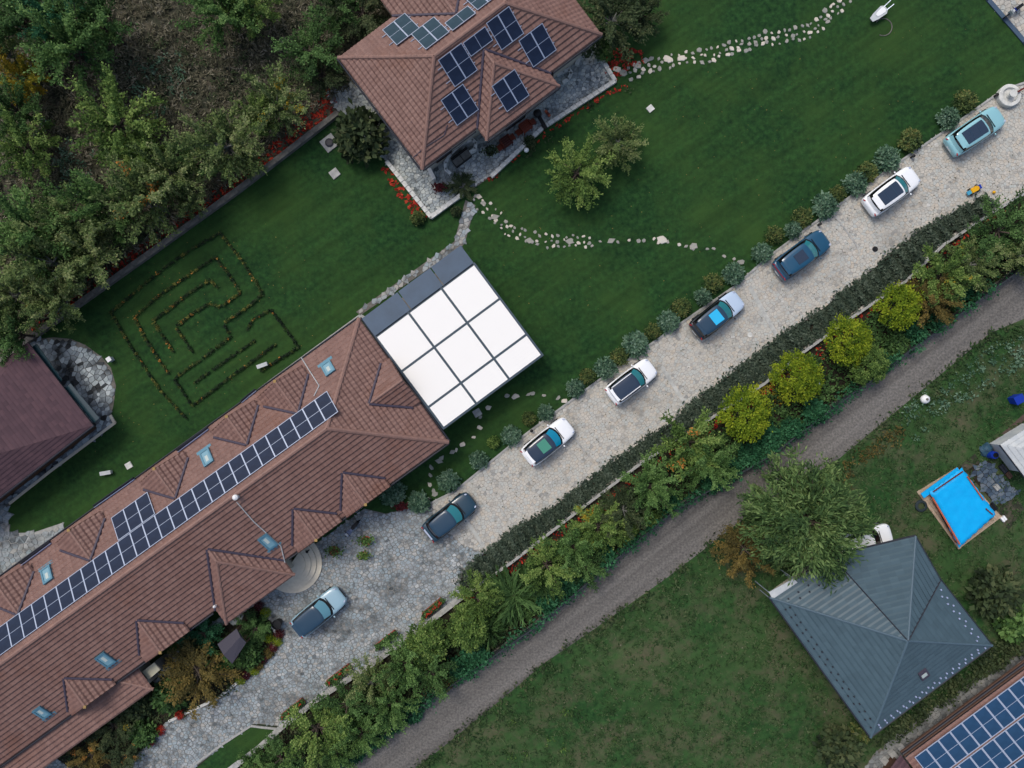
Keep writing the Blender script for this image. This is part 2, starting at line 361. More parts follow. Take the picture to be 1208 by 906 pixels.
hs_ = t_.nodes.new('ShaderNodeHueSaturation'); t_.links.new(nn_.outputs['Fac'], mr_.inputs['Value']); t_.links.new(mr_.outputs[0], hs_.inputs['Value']); t_.links.new(src, hs_.inputs['Color']); t_.links.new(hs_.outputs[0], b_.inputs['Base Color'])

g = MB(); g.poly([(-700, -700, -.004), (700, -700, -.004), (700, 700, -.004), (-700, 700, -.004)]); tag(g.build('ground', M['ground']), kind='structure')
sheet('wild_ground', [(-900, 1060), (37, 398), (400, 130), (700, -92), (1100, -400), (-900, -500)], .002, M['wild'])
sheet('lawn', [(-260, 612), (37, 401), (282, 226), (400, 135), (600, -14), (700, -88), (1100, -86), (1165, 0), (1208, 52), (1262, 118), (1208, 98), (1183, 106), (1156, 125), (1121, 150), (1081, 177), (1023, 217),
      (906, 303), (869, 336), (789, 391), (704, 450), (604, 524), (537, 579), (507, 596), (440, 640), (340, 700), (150, 800), (-30, 930), (-260, 900)], .008, M['lawn'])
ROAD_UP = [(1500, 108), (1208, 313), (1116, 381), (1031, 443), (904, 540), (794, 602), (724, 660), (629, 740), (604, 757), (514, 820), (402, 902), (300, 985)]
ROAD_LO = [(1500, 168), (1208, 373), (1168, 390), (1096, 450), (991, 537), (884, 604), (789, 677), (704, 737), (641, 780), (604, 812), (514, 885), (487, 905), (390, 985)]
sheet('rough_lawn', ROAD_LO + [(390, 1100), (1500, 1100)], .004, M['rough'])
sheet('gravel_track', [(x, y - 2) for x, y in ROAD_UP] + [(x, y + 3) for x, y in reversed(ROAD_LO)], .010, M['track'])
DRIVE_UP = [(1500, -60), (1262, 62), (1208, 98), (1183, 106), (1156, 125), (1121, 150), (1081, 177), (1023, 217), (906, 303), (869, 336), (789, 391), (704, 450), (604, 524), (537, 579), (507, 594)]
KERB = [(1500, 40), (1208, 228), (1172, 249), (1110, 290), (1068, 331), (1000, 377), (940, 420), (901, 452), (821, 504), (754, 547), (679, 604), (604, 662), (545, 703)]
KERB2 = [(545, 703), (497, 740), (442, 780), (377, 822), (332, 857), (307, 880), (270, 908), (220, 945)]
sheet('garden_bed', KERB + KERB2[1:] + [(300, 990)] + [(x, y) for x, y in reversed(ROAD_UP)], .006, M['soil'])
DRIVE = DRIVE_UP + [(455, 606), (430, 600), (340, 665), (250, 735), (180, 790), (60, 890), (0, 960), (215, 940), (232, 903), (300, 853), (332, 857)] + list(reversed(KERB2[:4])) + list(reversed(KERB))
sheet('driveway', DRIVE, .012, M['joint'])
sheet('corner_drive', [(1165, 0), (1208, 50), (1300, 160), (1500, 0), (1500, -200), (1020, -200)], .014, M['joint'])

from mathutils.geometry import delaunay_2d_cdt
def paving(name, poly_px, cell, m, z0, z1, ang, jit=.46, gap=.055, skip=(), parent=None):
    """irregular stones: Voronoi cells of scattered points, each shrunk so the joints are open"""
    poly = W2(poly_px); ca, sa = math.cos(ang), math.sin(ang); sx = 1.25
    xs = [(x * ca + y * sa) for x, y in poly]; ys = [(-x * sa + y * ca) for x, y in poly]
    x0, x1 = max(min(xs), -64) / sx, min(max(xs), 64) / sx; y0, y1 = min(ys), max(ys)
    rnd = random.Random(len(name) * 31 + int(cell * 100)); pts = []
    world = lambda a, b: (a * sx * ca - b * sa, a * sx * sa + b * ca)
    i = x0 - cell
    while i < x1 + cell:
        j = y0 - cell
        while j < y1 + cell:
            a, b = i + rnd.uniform(-jit, jit) * cell, j + rnd.uniform(-jit, jit) * cell; wx, wy = world(a, b)
            if pip(wx, wy, poly) or pip(wx + cell, wy, poly) or pip(wx - cell, wy, poly) or pip(wx, wy + cell, poly) or pip(wx, wy - cell, poly): pts.append(Vector((a, b)))
            j += cell
        i += cell
    vs, _, fs, _, _, _ = delaunay_2d_cdt(pts, [], [], 0, 1e-6)
    adj = [[] for _ in vs]
    for f in fs:
        A, B, D = (vs[k] for k in f[:3]); d = 2 * (A.x * (B.y - D.y) + B.x * (D.y - A.y) + D.x * (A.y - B.y))
        if abs(d) < 1e-9: continue
        a2, b2, c2 = A.length_squared, B.length_squared, D.length_squared
        cc = ((a2*(B.y-D.y) + b2*(D.y-A.y) + c2*(A.y-B.y)) / d, (a2*(D.x-B.x) + b2*(A.x-D.x) + c2*(B.x-A.x)) / d)
        for k in f[:3]: adj[k].append(cc)
    mb = MB()
    for k, v in enumerate(vs):
        q = adj[k]
        if len(q) < 4: continue
        wx, wy = world(v.x, v.y)
        if not pip(wx, wy, poly) or any(pip(wx, wy, t) for t in skip): continue
        q = sorted(q, key=lambda c: math.atan2(c[1] - v.y, c[0] - v.x))
        if max(math.hypot(c[0] - v.x, c[1] - v.y) for c in q) > cell * 1.3: continue
        kk = 1 - gap * rnd.uniform(.5, 1.6)
        lo = [world(v.x + (c[0] - v.x) * kk, v.y + (c[1] - v.y) * kk) for c in q]; hi = [world(v.x + (c[0] - v.x) * (kk - .05), v.y + (c[1] - v.y) * (kk - .05)) for c in q]
        mb.prism(lo, z0, z1 + rnd.uniform(-.006, .006), rnd.betavariate(2.2, 2.2), top=hi)
    return tag(mb.build(name, m, parent), kind='stuff')
HEDGE_TOP = [(1172, 243), (1158, 232), (1143, 243), (1106, 262), (1068, 286), (1013, 331), (968, 366), (921, 398), (906, 408), (840, 458), (790, 500), (712, 553), (655, 598), (604, 627), (562, 660), (545, 676), (543, 694)]
HEDGE = HEDGE_TOP + [(552, 696)] + [(x - 1, y - 4) for x, y in reversed(KERB[2:-1])]
HEDW = W2(HEDGE)
COURT = [(540, 640), (507, 594), (455, 606), (430, 600), (340, 665), (250, 735), (180, 790), (60, 890), (0, 960), (215, 940), (232, 903), (300, 853), (332, 857), (377, 822), (442, 780), (497, 740), (545, 703), (575, 655)]
STR = [(507, 594)] + [p for p in reversed(DRIVE_UP)][1:] + KERB[:-1] + [(545, 703), (575, 655), (540, 640)]
BED = [(165, 887), (195, 852), (225, 840), (257, 825), (283, 806), (304, 788), (322, 768), (332, 750), (322, 735), (300, 715), (270, 733), (180, 790), (60, 890), (120, 930)]
paving('driveway_paving', STR, .205, M['stone'], .0, .03, math.radians(36.2), gap=.06, skip=(HEDW,))
M['joint_dark'] = mat('courtyard joints', srgb(92, 94, 92), .95, col2=srgb(128, 128, 124), scale=.8, bump=.01, spec=.1, detail=8)
sheet('courtyard', COURT, .016, M['joint_dark'])
paving('courtyard_paving', COURT, .23, M['stone_cool'], .0, .04, math.radians(30), gap=.11, skip=(W2(BED),))
paving('corner_paving', [(1165, 0), (1208, 50), (1300, 160), (1350, 60), (1300, -60), (1120, -60)], .32, M['stone'], .0, .05, math.radians(36))

# ------------------------------------------------------------------ kerbs, low walls
def wall_run(name, pts_px, width, h, m, piece=None, z0=0.0, parent=None, label=None, cat='wall', pname='coping_stone', gapm=.02, kind=None):
    """a low wall following a line; when piece is given it is laid as separate stones"""
    pts = [P(x, y) for x, y in pts_px]
    root = parent or thing(name, pts[len(pts)//2], label, cat)
    if kind: tag(root, kind=kind)
    core = MB(); top = MB(); shared = None
    for a, b in zip(pts, pts[1:]):
        d = b - a; L = d.length; ang = math.atan2(d.y, d.x); R = Matrix.Rotation(ang, 3, 'Z'); mid = (a + b) / 2
        core.box((mid.x, mid.y, z0 + h / 2 - .03), (L + width * .3, width * .86, h - .06), R)
        n = max(1, round(L / piece)) if piece else 1
        for i in range(n):
            c = a + d * ((i + .5) / n)
            if piece:
                if shared is None:
                    sb = MB(); sb.box((0, 0, 0), (1, width, .06)); shared = sb.mesh(pname, m)
                o = link(pname, shared, root); o.location = (c.x - root.location.x, c.y - root.location.y, z0 + h - .027 - root.location.z)
                o.rotation_euler = (0, 0, ang); o.scale = (L / n - gapm, random.uniform(.95, 1.05), 1)
            else: top.box((c.x, c.y, z0 + h - .03), (L + width * .3, width, .064), R)
    core.build('wall_core', m, root)
    if not piece: top.build('wall_top', m, root)
    return root
KV = [p for p in KERB if p[0] < 1260] ; KV = [(1260, 195)] + KV
wall_run('retaining_wall', KV, .2, .36, M['kerb'], piece=1.0, label='long low pale concrete wall between the dark hedge and the flower bed')
wall_run('courtyard_wall', KERB2[:-1], .42, .3, M['kerb'], piece=1.1, label='low grey concrete wall below the flower troughs of the courtyard')
wall_run('boundary_wall', [(-40, 456), (37, 401), (175, 303), (282, 226), (400, 135)], .42, .5, M['kerbdark'], piece=1.2, label='long weathered concrete wall between the maze lawn and the woodland')
wall_run('lawn_kerb', [(x, y) for x, y in DRIVE_UP[2:]], .16, .1, M['kerb'], label='thin kerb between the large lawn and the stone driveway', cat='kerb')
wall_run('corner_kerb', [(1120, -60), (1165, 0), (1208, 50), (1262, 113)], .35, .12, M['strip'], label='blue grey kerb of the paved corner at the far right of the lawn', cat='kerb')
M['strip_stone'] = mat('worn pale strip', srgb(150, 152, 148), .85, col2=srgb(184, 184, 178), scale=1.6, bump=.006)
for k, (a, b, wd) in enumerate([((780, 432), (806, 473), .3), ((884, 338), (916, 396), .35), ((549, 612), (571, 645), .25), ((662, 498), (690, 533), .12), ((985, 255), (1012, 292), .12)]):
    A, B = P(*a), P(*b); d = B - A; mb = MB(); mb.box(((A.x+B.x)/2, (A.y+B.y)/2, .03), (d.length, wd, .052), Matrix.Rotation(math.atan2(d.y, d.x), 3, 'Z'))
    tag(mb.build('drain_strip', M['strip_stone' if wd > .24 else 'kerb']), kind='structure')

# fence along the track
def fence():
    pts = [P(x, y - 3) for x, y in ROAD_UP[1:-1]]
    root = thing('garden_fence', pts[4], 'long dark panel fence between the flower bed and the gravel track', 'fence')
    pm = MB(); pm.box((0, 0, .5), (1, .05, .85)); pmesh = pm.mesh('fence_panel', M['fence'])
    rm = MB(); rm.box((0, 0, .95), (1, .07, .04)); rmesh = rm.mesh('top_rail', M['fence'])
    qm = MB(); qm.box((0, 0, .5), (.09, .09, 1.0)); qmesh = qm.mesh('post', M['fence'])
    fm = MB()
    for a, b in zip(pts, pts[1:]):
        d = b - a; n = max(1, round(d.length / 2.4)); ang = math.atan2(d.y, d.x)
        fm.box(((a.x+b.x)/2, (a.y+b.y)/2, .06), (d.length, .25, .14), Matrix.Rotation(ang, 3, 'Z'))
        for i in range(n):
            c = a + d * ((i + .5) / n) - root.location; q = a + d * (i / n) - root.location
            for me, nm in ((pmesh, 'fence_panel'), (rmesh, 'top_rail')):
                o = link(nm, me, root); o.location = (c.x, c.y, 0); o.rotation_euler = (0, 0, ang); o.scale = (d.length / n - .1, 1, 1)
            o = link('post', qmesh, root); o.location = (q.x, q.y, 0); o.rotation_euler = (0, 0, ang)
    fm.build('footing', M['kerbdark'], root)
fence()

# ------------------------------------------------------------------ roofs
def tiles(mb, poly, m_course=.38, m_col=.32, lift=.075, wave=.03, flat=False):
    """poly: planar 3D polygon whose first edge is the eave; lays overlapping courses of tiles on it"""
    p = [Vector(q) for q in poly]
    u = (p[1] - p[0]).normalized()
    n = Vector((0, 0, 0))
    for i in range(len(p)): n += (p[i] - p[0]).cross(p[(i+1) % len(p)] - p[0])
    n.normalize()
    if n.z < 0: n = -n
    v = n.cross(u).normalized()
    if v.z < 0: v = -v
    q = [((a - p[0]).dot(u), (a - p[0]).dot(v)) for a in p]
    amin, amax = min(a for a, b in q), max(a for a, b in q); bmin, bmax = min(b for a, b in q), max(b for a, b in q)
    o = p[0]
    k = 0; NOSE = .34
    while bmin + (k // 2) * m_course < bmax:
        c0_ = bmin + (k // 2) * m_course; nose = (k % 2 == 0)
        b0, b1 = (c0_, c0_ + m_course * NOSE) if nose else (c0_ + m_course * NOSE, c0_ + m_course); z_0, z_1 = (.004, lift) if nose else (lift, .004)
        s1 = clip(clip(q, 0, -1, -b0), 0, 1, b1); k += 1
        if len(s1) < 3: continue
        c0 = min(a for a, b in s1); c1 = max(a for a, b in s1)
        h = m_col / 2; j = math.floor(c0 / h); off = 0
        while j * h < c1:
            s = clip(clip(s1, -1, 0, -j * h), 1, 0, (j + 1) * h)
            up = (j % 2 == 0)
            tn = (math.sin((j // 2) * 12.9898 + (k - 1) // 2 * 78.233) * 43758.5453) % 1.0
            j += 1
            if len(s) < 3: continue
            def f(a, b):
                t = (a - (j - 1) * h) / h; t = max(0, min(1, t)); t = t if up else 1 - t
                return z_0 + (z_1 - z_0) * (b - b0) / (b1 - b0) + (0 if flat else wave * t)
            pts = [o + u * a + v * b + n * f(a, b) for a, b in s]
            ar = Vector((0, 0, 0))
            for i in range(1, len(pts) - 1): ar += (pts[i] - pts[0]).cross(pts[i+1] - pts[0])
            if ar.length < 1e-5: continue
            if ar.dot(n) < 0: pts.reverse(); s = list(reversed(s))
            mb.poly(pts, .3 + .4 * tn)
def beam(name, a, b, wd, ht, m, parent, up=.03, seg=None, lab=None):
    """ridge cap / valley strip from a to b; seg = length of the separate cap pieces, joined"""
    a, b = Vector(a), Vector(b); d = b - a; L = d.length; x = d.normalized(); y = Vector((0, 0, 1)).cross(x).normalized(); z = x.cross(y)
    mb = MB(); n = max(1, int(L / seg)) if seg else 1
    for i in range(n):
        p0 = a + d * (i / n); p1 = a + d * ((i + 1) / n); s = 1.0
        pr = [(-wd/2, -ht*.4), (-wd*.3, ht*.55), (0, ht*.8), (wd*.3, ht*.55), (wd/2, -ht*.4)]
        k0, k1 = (1.0, .9) if seg else (1, 1)
        v0 = [p0 + y*yy*k0 + z*(zz*k0 + up) for yy, zz in pr]; v1 = [p1 + y*yy*k1 + z*(zz*k1 + up) for yy, zz in pr]
        for q in range(4): mb.poly([v0[q], v1[q], v1[q+1], v0[q+1]])
        mb.poly(v0); mb.poly(list(reversed(v1)))
    return mb.build(name, m, parent)
def frameR(u, n):
    v = n.cross(u).normalized(); return Matrix((u, v, n)).transposed()
class House:
    def __init__(s, name, label, org, theta, cat='house'):
        s.o = Vector(org); s.u = Vector((math.cos(theta), math.sin(theta), 0)); s.w = Vector((math.sin(theta), -math.cos(theta), 0))
        s.th = theta                               # s.u along the ridge (up right in the photo), s.w towards the drive (down right)
        s.root = thing(name, (s.o.x, s.o.y, 0), label, cat)
    def pt(s, a, b, z): return s.o + s.u * a + s.w * b + Vector((0, 0, z))
    def loc(s, px, py, z): d = P(px, py, z) - s.o; return d.dot(s.u), d.dot(s.w)
    def onp(s, px, py, face):
        p = [Vector(q) for q in face]; n = (p[1]-p[0]).cross(p[2]-p[0]).normalized(); n = n if n.z > 0 else -n
        return on_plane(px, py, p[0], n), n
    def walls(s, rect, ze, inset=.55, name='wall'):
        a0, a1, b0, b1 = rect; a0 += inset; a1 -= inset; b0 += inset; b1 -= inset
        mb = MB(); mb.prism([tuple(s.pt(a, b, 0))[:2] for a, b in ((a0,b0),(a1,b0),(a1,b1),(a0,b1))], 0, ze - .06)
        wl = mb.build(name, M['wall'], s.root)
        # soffit slab and gutter line
        mb = MB(); mb.prism([tuple(s.pt(a, b, 0))[:2] for a, b in ((a0-inset,b0-inset),(a1+inset,b0-inset),(a1+inset,b1+inset),(a0-inset,b1+inset))], ze - .1, ze - .012, bottom=True)
        mb.build('soffit', M['gutter'], s.root)
        return a0, a1, b0, b1
    def opening(s, a, b, z, wd, ht, side, kind='window'):
        """side 'w' faces the drive (+w), '-w', 'u', '-u'"""
        out = {'w': s.w, '-w': -s.w, 'u': s.u, '-u': -s.u}[side]; al = Vector((0,0,1)).cross(out)
        c = s.pt(a, b, z); R = Matrix((al, out, Vector((0,0,1)))).transposed()
        mb = MB()
        for dx, dz, sx, sz in ((-wd/2, 0, .08, ht), (wd/2, 0, .08, ht), (0, ht/2, wd+.08, .08), (0, -ht/2, wd+.08, .08), (0, 0, .05, ht)):
            mb.box(c + R @ Vector((dx, .03, dz)), (sx, .1, sz), R)
        f = mb.build(kind, M['frame'], s.root)
        mb = MB(); mb.box(c + R @ Vector((0, .01, 0)), (wd, .04, ht), R); mb.build('pane', M['window'], f)
def corr(name, H_, mbs, m): o = mbs.build(name, m, H_.root); tag(o, kind='stuff'); return o
def hip_wing(h, mb, aL, aR, bf, ba, bridge, ze, za, zback_pts, mt='ridge'):
    """hipped wing: front eave aL..aR at b=bf; apex (am,ba,za) joins the main slope; ridge runs to b=bridge"""
    am = (aL + aR) / 2; sgn = 1 if bf > ba else -1
    A = h.pt(am, ba, za); B = h.pt(am, bridge, za); L = h.pt(aL, bf, ze); R = h.pt(aR, bf, ze)
    bL = h.pt(aL, zback_pts, ze); bR = h.pt(aR, zback_pts, ze)
    tiles(mb, [L, R, B]); tiles(mb, [R, bR, A, B]); tiles(mb, [bL, L, B, A])
    for x, y in ((A, B), (B, L), (B, R)): beam('ridge_cap', x, y, .3, .12, M[mt], h.root, seg=.4)
    for x, y in ((A, bL), (A, bR)): beam('valley_gutter', x, y, .2, .05, M['valley'], h.root, up=.14)
def gable_dormer(h, mb, am, hw, bf, ba, b1, ze, zr, zbase, sgn=1, axis='w', yellow=False, skip_wall=False):
    """gable dormer: ridge from (am,ba) to front (am,bf); eaves meet the main slope at b1; axis 'w' or 'u' (end slope)"""
    f = (lambda a, b, z: h.pt(a, b, z)) if axis == 'w' else (lambda a, b, z: h.pt(b, a, z))
    A = f(am, ba, zr); Fr = f(am, bf, zr); eL = f(am - hw, bf, ze); eR = f(am + hw, bf, ze); vL = f(am - hw, b1, ze); vR = f(am + hw, b1, ze)
    tiles(mb, [eL, vL, A, Fr]); tiles(mb, [vR, eR, Fr, A])
    beam('ridge_cap', A, Fr, .24, .1, M['ridge'], h.root, seg=.4)
    for v in (vL, vR): beam('valley_gutter', A, v, .19, .05, M['valley'], h.root, up=.14)
    # gable wall and dormer window
    bi = bf - .25 * sgn
    g0 = [f(am - hw + .2, bi, zbase), f(am + hw - .2, bi, zbase), f(am + hw - .2, bi, ze - .02), f(am, bi, zr - .12), f(am - hw + .2, bi, ze - .02)]
    gw = MB(); back = [q - (f(am, bi, 0) - f(am, bi - .3 * sgn, 0)) for q in g0]
    gw.poly(g0); gw.poly(list(reversed(back)))
    for i in range(5): gw.poly([g0[i], back[i], back[(i+1) % 5], g0[(i+1) % 5]])
    gw.build('dormer_wall', M['wall'], h.root)
    beam('barge_board', eL, Fr, .1, .12, M['frame'], h.root, up=-.04); beam('barge_board', eR, Fr, .1, .12, M['frame'], h.root, up=-.04)
    if yellow:
        mb2 = MB(); mb2.box(Fr + Vector((0, 0, .05)), (.2, .2, .1)); mb2.build('ridge_end_cap', M['gold'], h.root)
M['gold'] = mat('lichen on ridge end', srgb(150, 124, 76), .8)

# shared solar panel meshes: aluminium frame with two dark half sheets
def panel_meshes(cellmat, nm):
    fr = MB(); Wd, Ln = 1.0, 1.0
    return None
def solar_panel(parent, c, u, n, wd, ln, cellm, split=True, fw=.045, cache={}):
    """wd across u, ln up the slope"""
    key = (round(wd, 2), round(ln, 2), cellm.name, split)
    if key not in cache:
        mb = MB(); t = .045
        for x, y, sx, sy in ((-wd/2+fw/2, 0, fw, ln), (wd/2-fw/2, 0, fw, ln), (0, ln/2-fw/2, wd-2*fw, fw), (0, -ln/2+fw/2, wd-2*fw, fw)): mb.box((x, y, 0), (sx, sy, t))
        if split: mb.box((0, 0, -.001), ((wd-2*fw) if ln > wd else .03, .03 if ln > wd else ln-2*fw, t))
        mb.box((0, 0, -.012), (wd - 2*fw, ln - 2*fw, .016))
        fme = mb.mesh('solar_panel', M['alu'])
        cb = MB()
        if ln > wd: cb.box((0, 0, 0), (wd-2*fw-.004, (ln-2*fw-.03)/2 - .002, .02)); offs = [(0, (ln-2*fw+.03)/4), (0, -(ln-2*fw+.03)/4)]
        else: cb.box((0, 0, 0), ((wd-2*fw-.03)/2-.002, ln-2*fw-.004, .02)); offs = [((wd-2*fw+.03)/4, 0), (-(wd-2*fw+.03)/4, 0)]
        cme = cb.mesh('cell_sheet', cellm)
        cache[key] = (fme, cme, offs)
    fme, cme, offs = cache[key]
    o = link('solar_panel', fme, parent); R = frameR(u, n)
    c = Vector(c) - parent.location
    o.matrix_local = Matrix.Translation(c) @ R.to_4x4()
    for x, y in offs:
        q = link('cell_sheet', cme, o); q.location = (x, y, .010)
    return o
def skylight(h, px, py, face, wd=.75, ln=1.15, upslope_apron=False):
    c, n = h.onp(px, py, face); p = [Vector(q) for q in face]; u = (p[1]-p[0]).normalized(); v = n.cross(u).normalized()
    if v.z < 0: u = -u; v = -v
    R = Matrix((u, v, n)).transposed(); L = c + n * .12
    mb = MB(); 
    for x, y, sx, sy in ((-wd/2, 0, .13, ln+.13), (wd/2, 0, .13, ln+.13), (0, ln/2, wd-.13, .13), (0, -ln/2, wd-.13, .13)): mb.box(L + R @ Vector((x, y, 0)), (sx, sy, .18), R)
    mb.box(L + R @ Vector((0, -ln/2-.2, -.07)), (wd+.55, .26, .04), R)
    f = mb.build('skylight', M['skylight'], h.root)
    mb = MB(); mb.box(L + R @ Vector((0, 0, .03)), (wd-.13, ln-.13, .03), R); mb.build('pane', M['skyglass'], f)
    mb = MB(); mb.box(L + R @ Vector((0, ln*.1, .052)), (wd*.34, ln*.42, .01), R); mb.build('blind', M['blind'], f)

# ------------------------------------------------------------------ the long main house
TH = math.radians(35.8)
ZE, ZR = 3.0, 6.0
h = House('long_house', 'long brown tiled house with many gable dormers and one line of solar panels', P(423, 376, ZE) * Vector((1, 1, 0)) if False else Vector((P(423, 376, ZE).x, P(423, 376, ZE).y, 0)), TH)
bw = h.loc(530, 521, ZE)[1]                      # full width across
aE = (h.loc(530, 521, ZE)[0]) / 2                # end eave
aW = -46.0
bm = bw / 2; bsh = bw * .488
aH = aE - bw * .53                               # hip apex
T = ZR - ZE
f_se = [h.pt(aW, bw, ZE), h.pt(aE, bw, ZE), h.pt(aH, bsh, ZR), h.pt(aW, bsh, ZR)]
f_nw = [h.pt(aE, 0, ZE), h.pt(aW, 0, ZE), h.pt(aW, bsh, ZR), h.pt(aH, bsh, ZR)]
f_ne = [h.pt(aE, bw, ZE), h.pt(aE, 0, ZE), h.pt(aH, bsh, ZR)]
mb = MB()
AF = max(h.loc(-20, 905, ZE)[0] - 9, aW)         # tiled part reaches past the frame
for f in ([h.pt(AF, bw, ZE), *f_se[1:3], h.pt(AF, bsh, ZR)], [f_nw[0], h.pt(AF, 0, ZE), h.pt(AF, bsh, ZR), f_nw[3]], f_ne): tiles(mb, f)
zse = lambda b: ZE + T * (bw - b) / (bw - bsh)
znw = lambda b: ZE + T * b / bsh
zne = lambda a: ZE + T * (aE - a) / (aE - aH)
bse = lambda z: bw - (z - ZE) * (bw - bsh) / T
bnw = lambda z: (z - ZE) * bsh / T
ane = lambda z: aE - (z - ZE) * (aE - aH) / T
# slopes' own deck so nothing shows through
dk = MB()
for f in (f_se, f_nw, f_ne): dk.poly([q - Vector((0, 0, .03)) for q in f])
dk.poly([h.pt(aW, 0, ZE), h.pt(aW, bw, ZE), h.pt(aW, bsh, ZR)])
dk.build('roof_deck', M['valley'], h.root)
# small dormers towards the drive: (apex px, front px)
for (ax, ay, fx, fy) in ((404, 557, 430, 596), (346, 599.5, 376, 637), (162, 731, 190, 772.5), (76, 799, 105, 836)):
    c, n = h.onp(ax, ay, f_se); zr = c.z + .02; d = c - h.o; a = d.dot(h.u); b = d.dot(h.w)
    ze = zr - 1.12; gable_dormer(h, mb, a, 2.0, bw + .12, b, bse(ze), ze, zr, ZE - .4, 1, yellow=True)
for (ax, ay, fx, fy) in ((352, 488, 322.5, 446), (292, 525, 264, 487), (207.5, 588, 178, 551), (107.5, 661, 80, 622), (22, 725, -6, 684)):
    c, n = h.onp(ax, ay, f_nw); zr = c.z + .02; d = c - h.o; a = d.dot(h.u); b = d.dot(h.w)
    fb = h.loc(fx, fy, zr)[1]
    ze = zr - 1.12; gable_dormer(h, mb, a, 2.0, max(fb, .5), b, bnw(ze), ze, zr, ZE, -1, yellow=True)
c, n = h.onp(435.4, 476.6, f_ne); d = c - h.o
gable_dormer(h, mb, d.dot(h.w), 2.0, aE + .1, d.dot(h.u), ane(c.z - 1.12), c.z - 1.12, c.z, ZE - .4, 1, axis='u')
# hipped wing over the entrance
aL, bL = h.loc(267, 737, ZE); aR, bR = h.loc(347.5, 678, ZE); bf = (bL + bR) / 2
c, n = h.onp(245, 647, f_se); d = c - h.o; br = h.loc(258, 661, c.z)[1]
aC = (aL + aR) / 2
hip_wing(h, mb, aL, aR, bf, d.dot(h.w), br, ZE - .05, c.z + .02, bw - .05)
corr('roof_tiles', h, mb, M['tile'])
for a, b in ((h.pt(AF, bsh, ZR), h.pt(aH, bsh, ZR)), (h.pt(aH, bsh, ZR), h.pt(aE, 0, ZE)), (h.pt(aH, bsh, ZR), h.pt(aE, bw, ZE))): beam('ridge_cap', a, b, .42, .16, M['ridge'], h.root, seg=.42)
h.walls((aW, aE, 0, bw), ZE)
mb = MB(); mb.prism([tuple(h.pt(a, b, 0))[:2] for a, b in ((aL+.6, bw-1), (aR-.6, bw-1), (aR-.6, bf-.5), (aL+.6, bf-.5))], 0, ZE-.08); mb.build('wall', M['wall'], h.root)
for i in range(14):
    a = aE - 2.4 - i * 2.9
    if not (aL - .5 < a < aR + .5): h.opening(a, bw - .55, 1.5, 1.2, 1.3, 'w')
    h.opening(a, .55, 1.5, 1.2, 1.3, '-w')
for b in (2.5, 5.7, 9): h.opening(aE - .55, b, 1.4, 1.4, 1.5, 'u')
h.opening(aC, bf - .5, 1.1, 1.3, 2.1, 'w', 'door')
# gutters as separate runs
for a0, a1, b in ((AF, aL - .3, bw + .1), (aR + .3, aE, bw + .1), (AF, aE, -.1)): beam('gutter', h.pt(a0, b, ZE - .06), h.pt(a1, b, ZE - .06), .14, .08, M['gutter'], h.root)
beam('gutter', h.pt(aE + .1, 0, ZE - .06), h.pt(aE + .1, bw, ZE - .06), .14, .08, M['gutter'], h.root)
# snow rails between the upper dormers
for x0, y0, x1, y1 in ((285, 473, 302, 459), (210, 531, 246, 504), (112, 596, 159, 563), (26, 664, 61, 638), (457, 422, 443, 428)):
    if x0 == 457: continue
    a, n = h.onp(x0, y0, f_nw); b, n = h.onp(x1, y1, f_nw)
    beam('snow_rail', a, b, .14, .16, M['gutter'], h.root, up=.2); beam('snow_rail', a + h.w*.16, b + h.w*.16, .09, .14, M['bluewhite'], h.root, up=.2)
# one line of panels below the ridge
A0, n = h.onp(412, 481, f_nw); A1, n = h.onp(-30, 803, f_nw)
top_b = (on_plane(400, 497, f_nw[0], n) - h.o).dot(h.w)
u = h.u; v = n.cross(u).normalized(); v = v if v.z > 0 else -v
PW, PL = 1.09, 2.03
e0, _ = h.onp(402, 489, f_nw); lowc, _ = h.onp(384, 465, f_nw)
a_end = (e0 - h.o).dot(u)
for i in range(31):
    bb = bnw(ZR) - .42 - (PL / 2) * math.sqrt(1 - v.z**2)
    c = h.pt(a_end - .02 - PW * (i + .5), bb, znw(bb)) + n * .17
    solar_panel(h.root, c, -u, n, PW, PL, M['cell'])
a3, _ = h.onp(175, 595, f_nw); a3 = (a3 - h.o).dot(u) + .25
for i in range(3):
    bb = bnw(ZR) - .42 - (PL * 1.53) * math.sqrt(1 - v.z**2)
    c = h.pt(a3 - PW * (i + .5) + .1, bb, znw(bb)) + n * .17
    solar_panel(h.root, c, -u, n, PW, PL, M['cell'])
for x, y, f, wd, ln in ((388, 435, f_nw, .7, .95), (245, 540, f_nw, .7, 1.15), (57, 678, f_nw, .7, 1.1), (316, 638, f_se, .7, 1.15), (125, 777, f_se, .7, 1.1), (50, 839, f_se, .6, .95)):
    skylight(h, x, y, f, wd, ln)
# vent caps and the white cables
for x, y, z, r in ((277, 587, 6.15, .2), (252.5, 716, 3.4, .11)):
    p = P(x, y, z + .3); mb = MB(); mb.lathe((p.x, p.y, z - .5), [(r*.7, 0), (r*.7, .6), (r, .62), (r, .78), (r*.4, .88)], 10); mb.build('vent_cap', M['white'], h.root)
def cable(h, pts, r=.035, m='offwhite', name='cable'):
    mb = MB()
    for a, b in zip(pts, pts[1:]): mb.tube(a, b, r, n=5)
    mb.build(name, M[m], h.root)
cable(h, [h.onp(x, y, f_se)[0] + Vector((0, 0, .12)) for x, y in ((280, 592), (300, 615), (332, 644), (337, 664))])
cable(h, [h.onp(x, y, f_nw)[0] + Vector((0, 0, .12)) for x, y in ((356, 422), (366, 438), (377, 455), (371, 467))])
